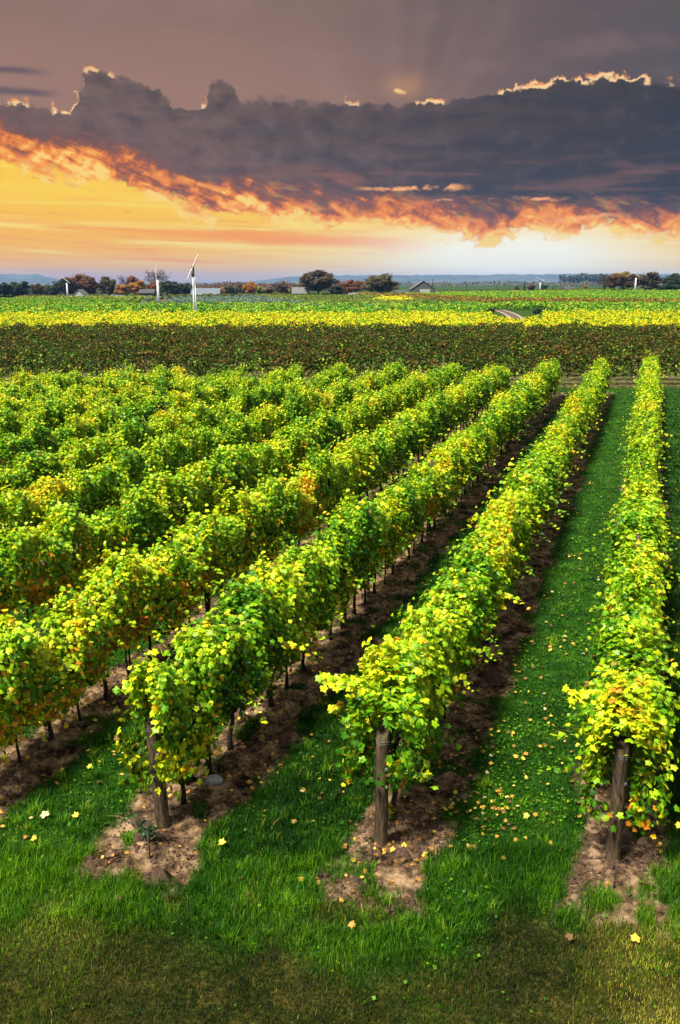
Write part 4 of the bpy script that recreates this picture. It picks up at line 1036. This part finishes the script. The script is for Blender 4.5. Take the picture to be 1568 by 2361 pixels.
# ------------------------------------------------------------------ buildings
M['wall_white'] = simple('white_siding', (.34, .35, .37), .6, 2, .08); M['wall_grey'] = simple('grey_siding', (.07, .075, .07), .7, 2, .2)
M['roof_grey'] = simple('grey_roof', (.12, .115, .11), .6, 2, .2); M['roof_dark'] = simple('dark_roof', (.05, .05, .055), .7, 2, .3); M['roof_silver'] = simple('silver_roof', (.15, .18, .21), .35, 2, .15, metal=.3)
M['window'] = simple('window_glass', (.03, .035, .04), .15, 2, .2)
def building(name, px, ybase, wpx, h_eave, h_ridge, depth, wall, roof, label, dist, gable='front', yaw=0.0, door=None, wins=(), cat='building', oh=.4):
    x, y, _ = at(px, ybase, dist=dist); z = float(terrain(x, y)) - .1; w = wpx / 2068 * dist
    root = empty(name, (x, y, z), yaw); tag(root, label, cat)
    hw = w / 2; mb = MB(); D = depth
    if gable == 'front':
        vs = [(-hw, 0, 0), (hw, 0, 0), (hw, 0, h_eave), (0, 0, h_ridge), (-hw, 0, h_eave)]; vs += [(a, D, c) for a, b, c in vs]
        mb.add(vs, [(0, 1, 2, 3, 4), (9, 8, 7, 6, 5), (0, 5, 6, 1), (1, 6, 7, 2), (4, 9, 5, 0)])
        rf = MB(); sl_ = (h_ridge - h_eave) / hw
        for sg in (-1, 1):
            a, b = (0, h_ridge + .03), (sg * (hw + oh), h_eave - sl_ * oh + .03)
            rf.add([(a[0], -oh, a[1]), (b[0], -oh, b[1]), (b[0], D + oh, b[1]), (a[0], D + oh, a[1]), (a[0], -oh, a[1] + .22), (b[0], -oh, b[1] + .22), (b[0], D + oh, b[1] + .22), (a[0], D + oh, a[1] + .22)],
                   [(0, 1, 2, 3), (4, 7, 6, 5), (0, 4, 5, 1), (1, 5, 6, 2), (2, 6, 7, 3), (3, 7, 4, 0)])
    else:
        vs = [(-hw, 0, 0), (-hw, D, 0), (-hw, D, h_eave), (-hw, D / 2, h_ridge), (-hw, 0, h_eave)]; vs += [(hw, b, c) for a, b, c in vs]
        mb.add(vs, [(0, 1, 2, 3, 4), (9, 8, 7, 6, 5), (0, 5, 6, 1), (1, 6, 7, 2), (4, 9, 5, 0)])
        rf = MB(); sl_ = (h_ridge - h_eave) / (D / 2)
        for sg in (-1, 1):
            a, b = (D / 2, h_ridge + .03), (D / 2 + sg * (D / 2 + oh), h_eave - sl_ * oh + .03)
            rf.add([(-hw - oh, a[0], a[1]), (-hw - oh, b[0], b[1]), (hw + oh, b[0], b[1]), (hw + oh, a[0], a[1]), (-hw - oh, a[0], a[1] + .22), (-hw - oh, b[0], b[1] + .22), (hw + oh, b[0], b[1] + .22), (hw + oh, a[0], a[1] + .22)],
                   [(0, 1, 2, 3), (4, 7, 6, 5), (0, 4, 5, 1), (1, 5, 6, 2), (2, 6, 7, 3), (3, 7, 4, 0)])
    mb.build('wall', wall, root); rf.build('roof', roof, root)
    if door:
        dx, dw, dh, dm = door; d = MB(); d.box(dx - dw / 2, dx + dw / 2, -.08, .02, 0, dh); d.build('door', dm, root)
    for (wx, wz, ww, wh) in wins:
        d = MB(); d.box(wx - ww / 2, wx + ww / 2, -.06, .02, wz, wz + wh); d.build('window', M['window'], root)
    return root
building('farmhouse', 181, 679, 26, 2.8, 5.6, 9, M['wall_white'], M['roof_grey'], 'small white gabled house under the brown trees', 490, wins=((-1.2, 1, 1, 1.1), (1.4, 1, 1, 1.1)), door=(0.1, 1.0, 1.9, M['roof_dark']))
building('barn', 976, 668, 54, 4.2, 8.6, 16, M['wall_grey'], M['roof_grey'], 'grey gabled barn with a wide white door', 520, door=(1.0, 6.0, 4.0, M['wall_white']), wins=((-4.2, 1.4, 1, 1.1),))
building('lean_to', 926, 668, 30, 2.2, 3.4, 8, M['wall_grey'], M['roof_dark'], 'low grey wing left of the barn', 528, gable='side', door=(1, 2, 1.8, M['roof_dark']))
building('silver_shed', 472, 674, 64, 2.0, 5.6, 14, M['wall_white'], M['roof_silver'], 'long low shed with a shining silver roof', 500, gable='side', wins=((-4, .5, 1.4, 1), (4, .5, 1.4, 1)))
building('white_shed', 268, 678, 24, 1.2, 2.4, 6, M['wall_white'], M['roof_silver'], 'low long white-roofed shed among the orange trees', 490, gable='side', door=(0, 1.6, 1.1, M['roof_dark']))
building('small_white_barn', 246, 678, 7, 1.6, 5.0, 6, M['wall_white'], M['roof_dark'], 'tiny steep white gable between the trees', 492, door=(0, .6, 1.3, M['roof_dark']))
building('dark_shed', 337, 676, 34, 3.6, 5.4, 9, M['roof_dark'], M['roof_dark'], 'dark flat shed left of the second wind machine', 480, gable='side', door=(2, 2, 2.4, M['wall_grey']))
building('porch_house', 691, 674, 34, 2.6, 5.8, 10, M['wall_grey'], M['roof_grey'], 'low house with a grey roof and porch left of the largest oak', 505, gable='side', door=(-2, 1.1, 2.1, M['roof_dark']), wins=((-4.4, .9, 1.2, 1.2), (1, .9, 1.2, 1.2)))
building('low_shed', 815, 675, 22, 1.2, 2.6, 6, M['roof_dark'], M['roof_grey'], 'low dark shed under the rust-brown tree', 495, gable='side', door=(0, 1, 1, M['wall_grey']))
building('ridge_house', 1315, 664, 24, 1.6, 3.6, 8, M['roof_dark'], M['roof_dark'], 'low dark roof on the far ridge left of the autumn grove', 600, gable='side', door=(0, 1, 1.3, M['wall_grey']))
def tank():
    x, y, _ = at(1016, 668, dist=518); z = float(terrain(x, y)); root = empty('storage_tank', (x, y, z)); tag(root, 'white lying tank right of the barn', 'tank')
    mb = MB(); mb.tube([(-2.6, 0, 1.3), (-2.4, 0, 1.3), (2.4, 0, 1.3), (2.6, 0, 1.3)], [.5, .75, .75, .5], 14); mb.build('drum', M['wall_white'], root, True)
    for sx_ in (-1.6, 1.6): mb = MB(); mb.box(sx_ - .15, sx_ + .15, -.5, .5, -.1, .75); mb.build('leg', M['roof_dark'], root)
tank()
for px, yt, d_, lab in ((998, 642, 560, 'utility pole right behind the barn'), (1151, 645, 620, 'thin utility pole on the far ridge in the middle'), (1214 - 39, 648, 620, 'thin utility pole left of the pointed conifer'), (678, 650, 520, 'pole left of the porch house'), (146, 652, 488, 'thin pole before the big dark round tree')):
    x, y, zt = at(px, yt, dist=d_); z = float(terrain(x, y)); root = empty('utility_pole', (x, y, z)); tag(root, lab, 'pole')
    mb = MB(); mb.tube([(0, 0, -.3), (0, 0, zt - z)], [.2, .14], 8); mb.build('shaft', M['bark'], root); mb = MB(); mb.box(-.9, .9, -.08, .08, zt - z - .8, zt - z - .62); mb.build('crossarm', M['bark'], root)

# ------------------------------------------------------------------ far wooded ground and hills
def wood(name, label, pts, hh, size, n, mat, colr, depth=60):
    P = []
    pts = np.array(pts, float); seg = RNG.integers(0, len(pts) - 1, n); f = RNG.random(n)
    c = pts[seg] + (pts[seg + 1] - pts[seg]) * f[:, None]
    x = c[:, 0]; y = c[:, 1] + RNG.uniform(0, depth, n); top = hh * (.45 + .9 * fbm(x * .05, y * .02, 3))
    z = terrain(x, y) + top * RNG.random(n) ** .6
    P = np.stack([x, y, z], 1); N = RNG.normal(0, .7, (n, 3)) + np.array([0, -.5, .7])
    C0 = np.stack([np.clip(RNG.normal(.5, .25, n), 0, 1), z, RNG.random(n)], 1)
    V, F, C = leaf_cloud(P, N, RNG.uniform(.6, 1.4, n) * size, C0, DIA_V, DIA_T, .2)
    o = link(name, npmesh(name, V, tris=F, col=C), mat); o.color = (*colr, 1); tag(o, label, 'woodland', kind='stuff')
wood('far_woodland', 'band of brownish woodland behind the silver shed', [(-200, 900), (-60, 900), (60, 900)], 10, 1.6, 9000, M['tree'], (.16, .07, .035))
wood('left_woodland', 'dark low woodland behind the far left trees', [(-330, 640), (-120, 640)], 9, 1.5, 7000, M['tree'], (.03, .045, .02), 40)
wood('ridge_woodland', 'distant bluish clump of wood on the ridge before the hills', [(560, 2200), (720, 2200)], 26, 5, 4000, M['tree'], (.05, .07, .05), 100)
wood('plain_woodland', 'scattered distant trees on the plain before the hills', [(-400, 1500), (900, 1500)], 9, 3, 7000, M['tree'], (.14, .12, .06), 400)
M['hill'] = simple('wooded_hill', (.05, .065, .05), .95, .004, .5, .5)
xs_h = np.linspace(-5200, 5200, 700); prof = np.interp(xs_h, [-5200, -2300, -1850, -1700, -1450, -600, -300, 0, 800, 1600, 2300, 5200], [104, 100, 96, 44, 20, 28, 76, 86, 95, 100, 104, 106])
rows_h = [(6600, 0), (7000, .5), (7400, .85), (8000, 1.0), (8800, 1.0), (10000, .3)]
Vh = []
for j, (yy, f) in enumerate(rows_h):
    hz_ = prof * f * (1 + .12 * (fbm(xs_h * .002 + j, xs_h * 0 + j, 3) - .5)) + (fbm(xs_h * .03, xs_h * 0 + j * 3.3, 3) - .5) * 16 * (f > .4)
    Vh.append(np.stack([xs_h * (yy / 5500), np.full_like(xs_h, yy), hz_ - 4], 1))
Vh = np.concatenate(Vh); m_ = len(xs_h); ii = np.arange(m_ * len(rows_h)).reshape(len(rows_h), m_)
Qh = np.stack([ii[:-1, :-1], ii[:-1, 1:], ii[1:, 1:], ii[1:, :-1]], -1).reshape(-1, 4)
tag(link('hills', npmesh('hills', Vh, quads=Qh), M['hill']), kind='structure')

# ------------------------------------------------------------------ haze
hz_m, n = new_mat('haze'); pv = n.node('ShaderNodeVolumePrincipled')
pv.inputs['Color'].default_value = (.22, .47, 1.0, 1); pv.inputs['Density'].default_value = 0.62e-4; pv.inputs['Anisotropy'].default_value = 0.0
n.t.links.new(pv.outputs[0], n.out.inputs['Volume'])
mb = MB(); mb.box(-11000, 11000, -200, 10800, -6, 132)
hz = mb.build('haze', hz_m); tag(hz, 'thin blue evening haze over the distance', 'haze', kind='stuff')
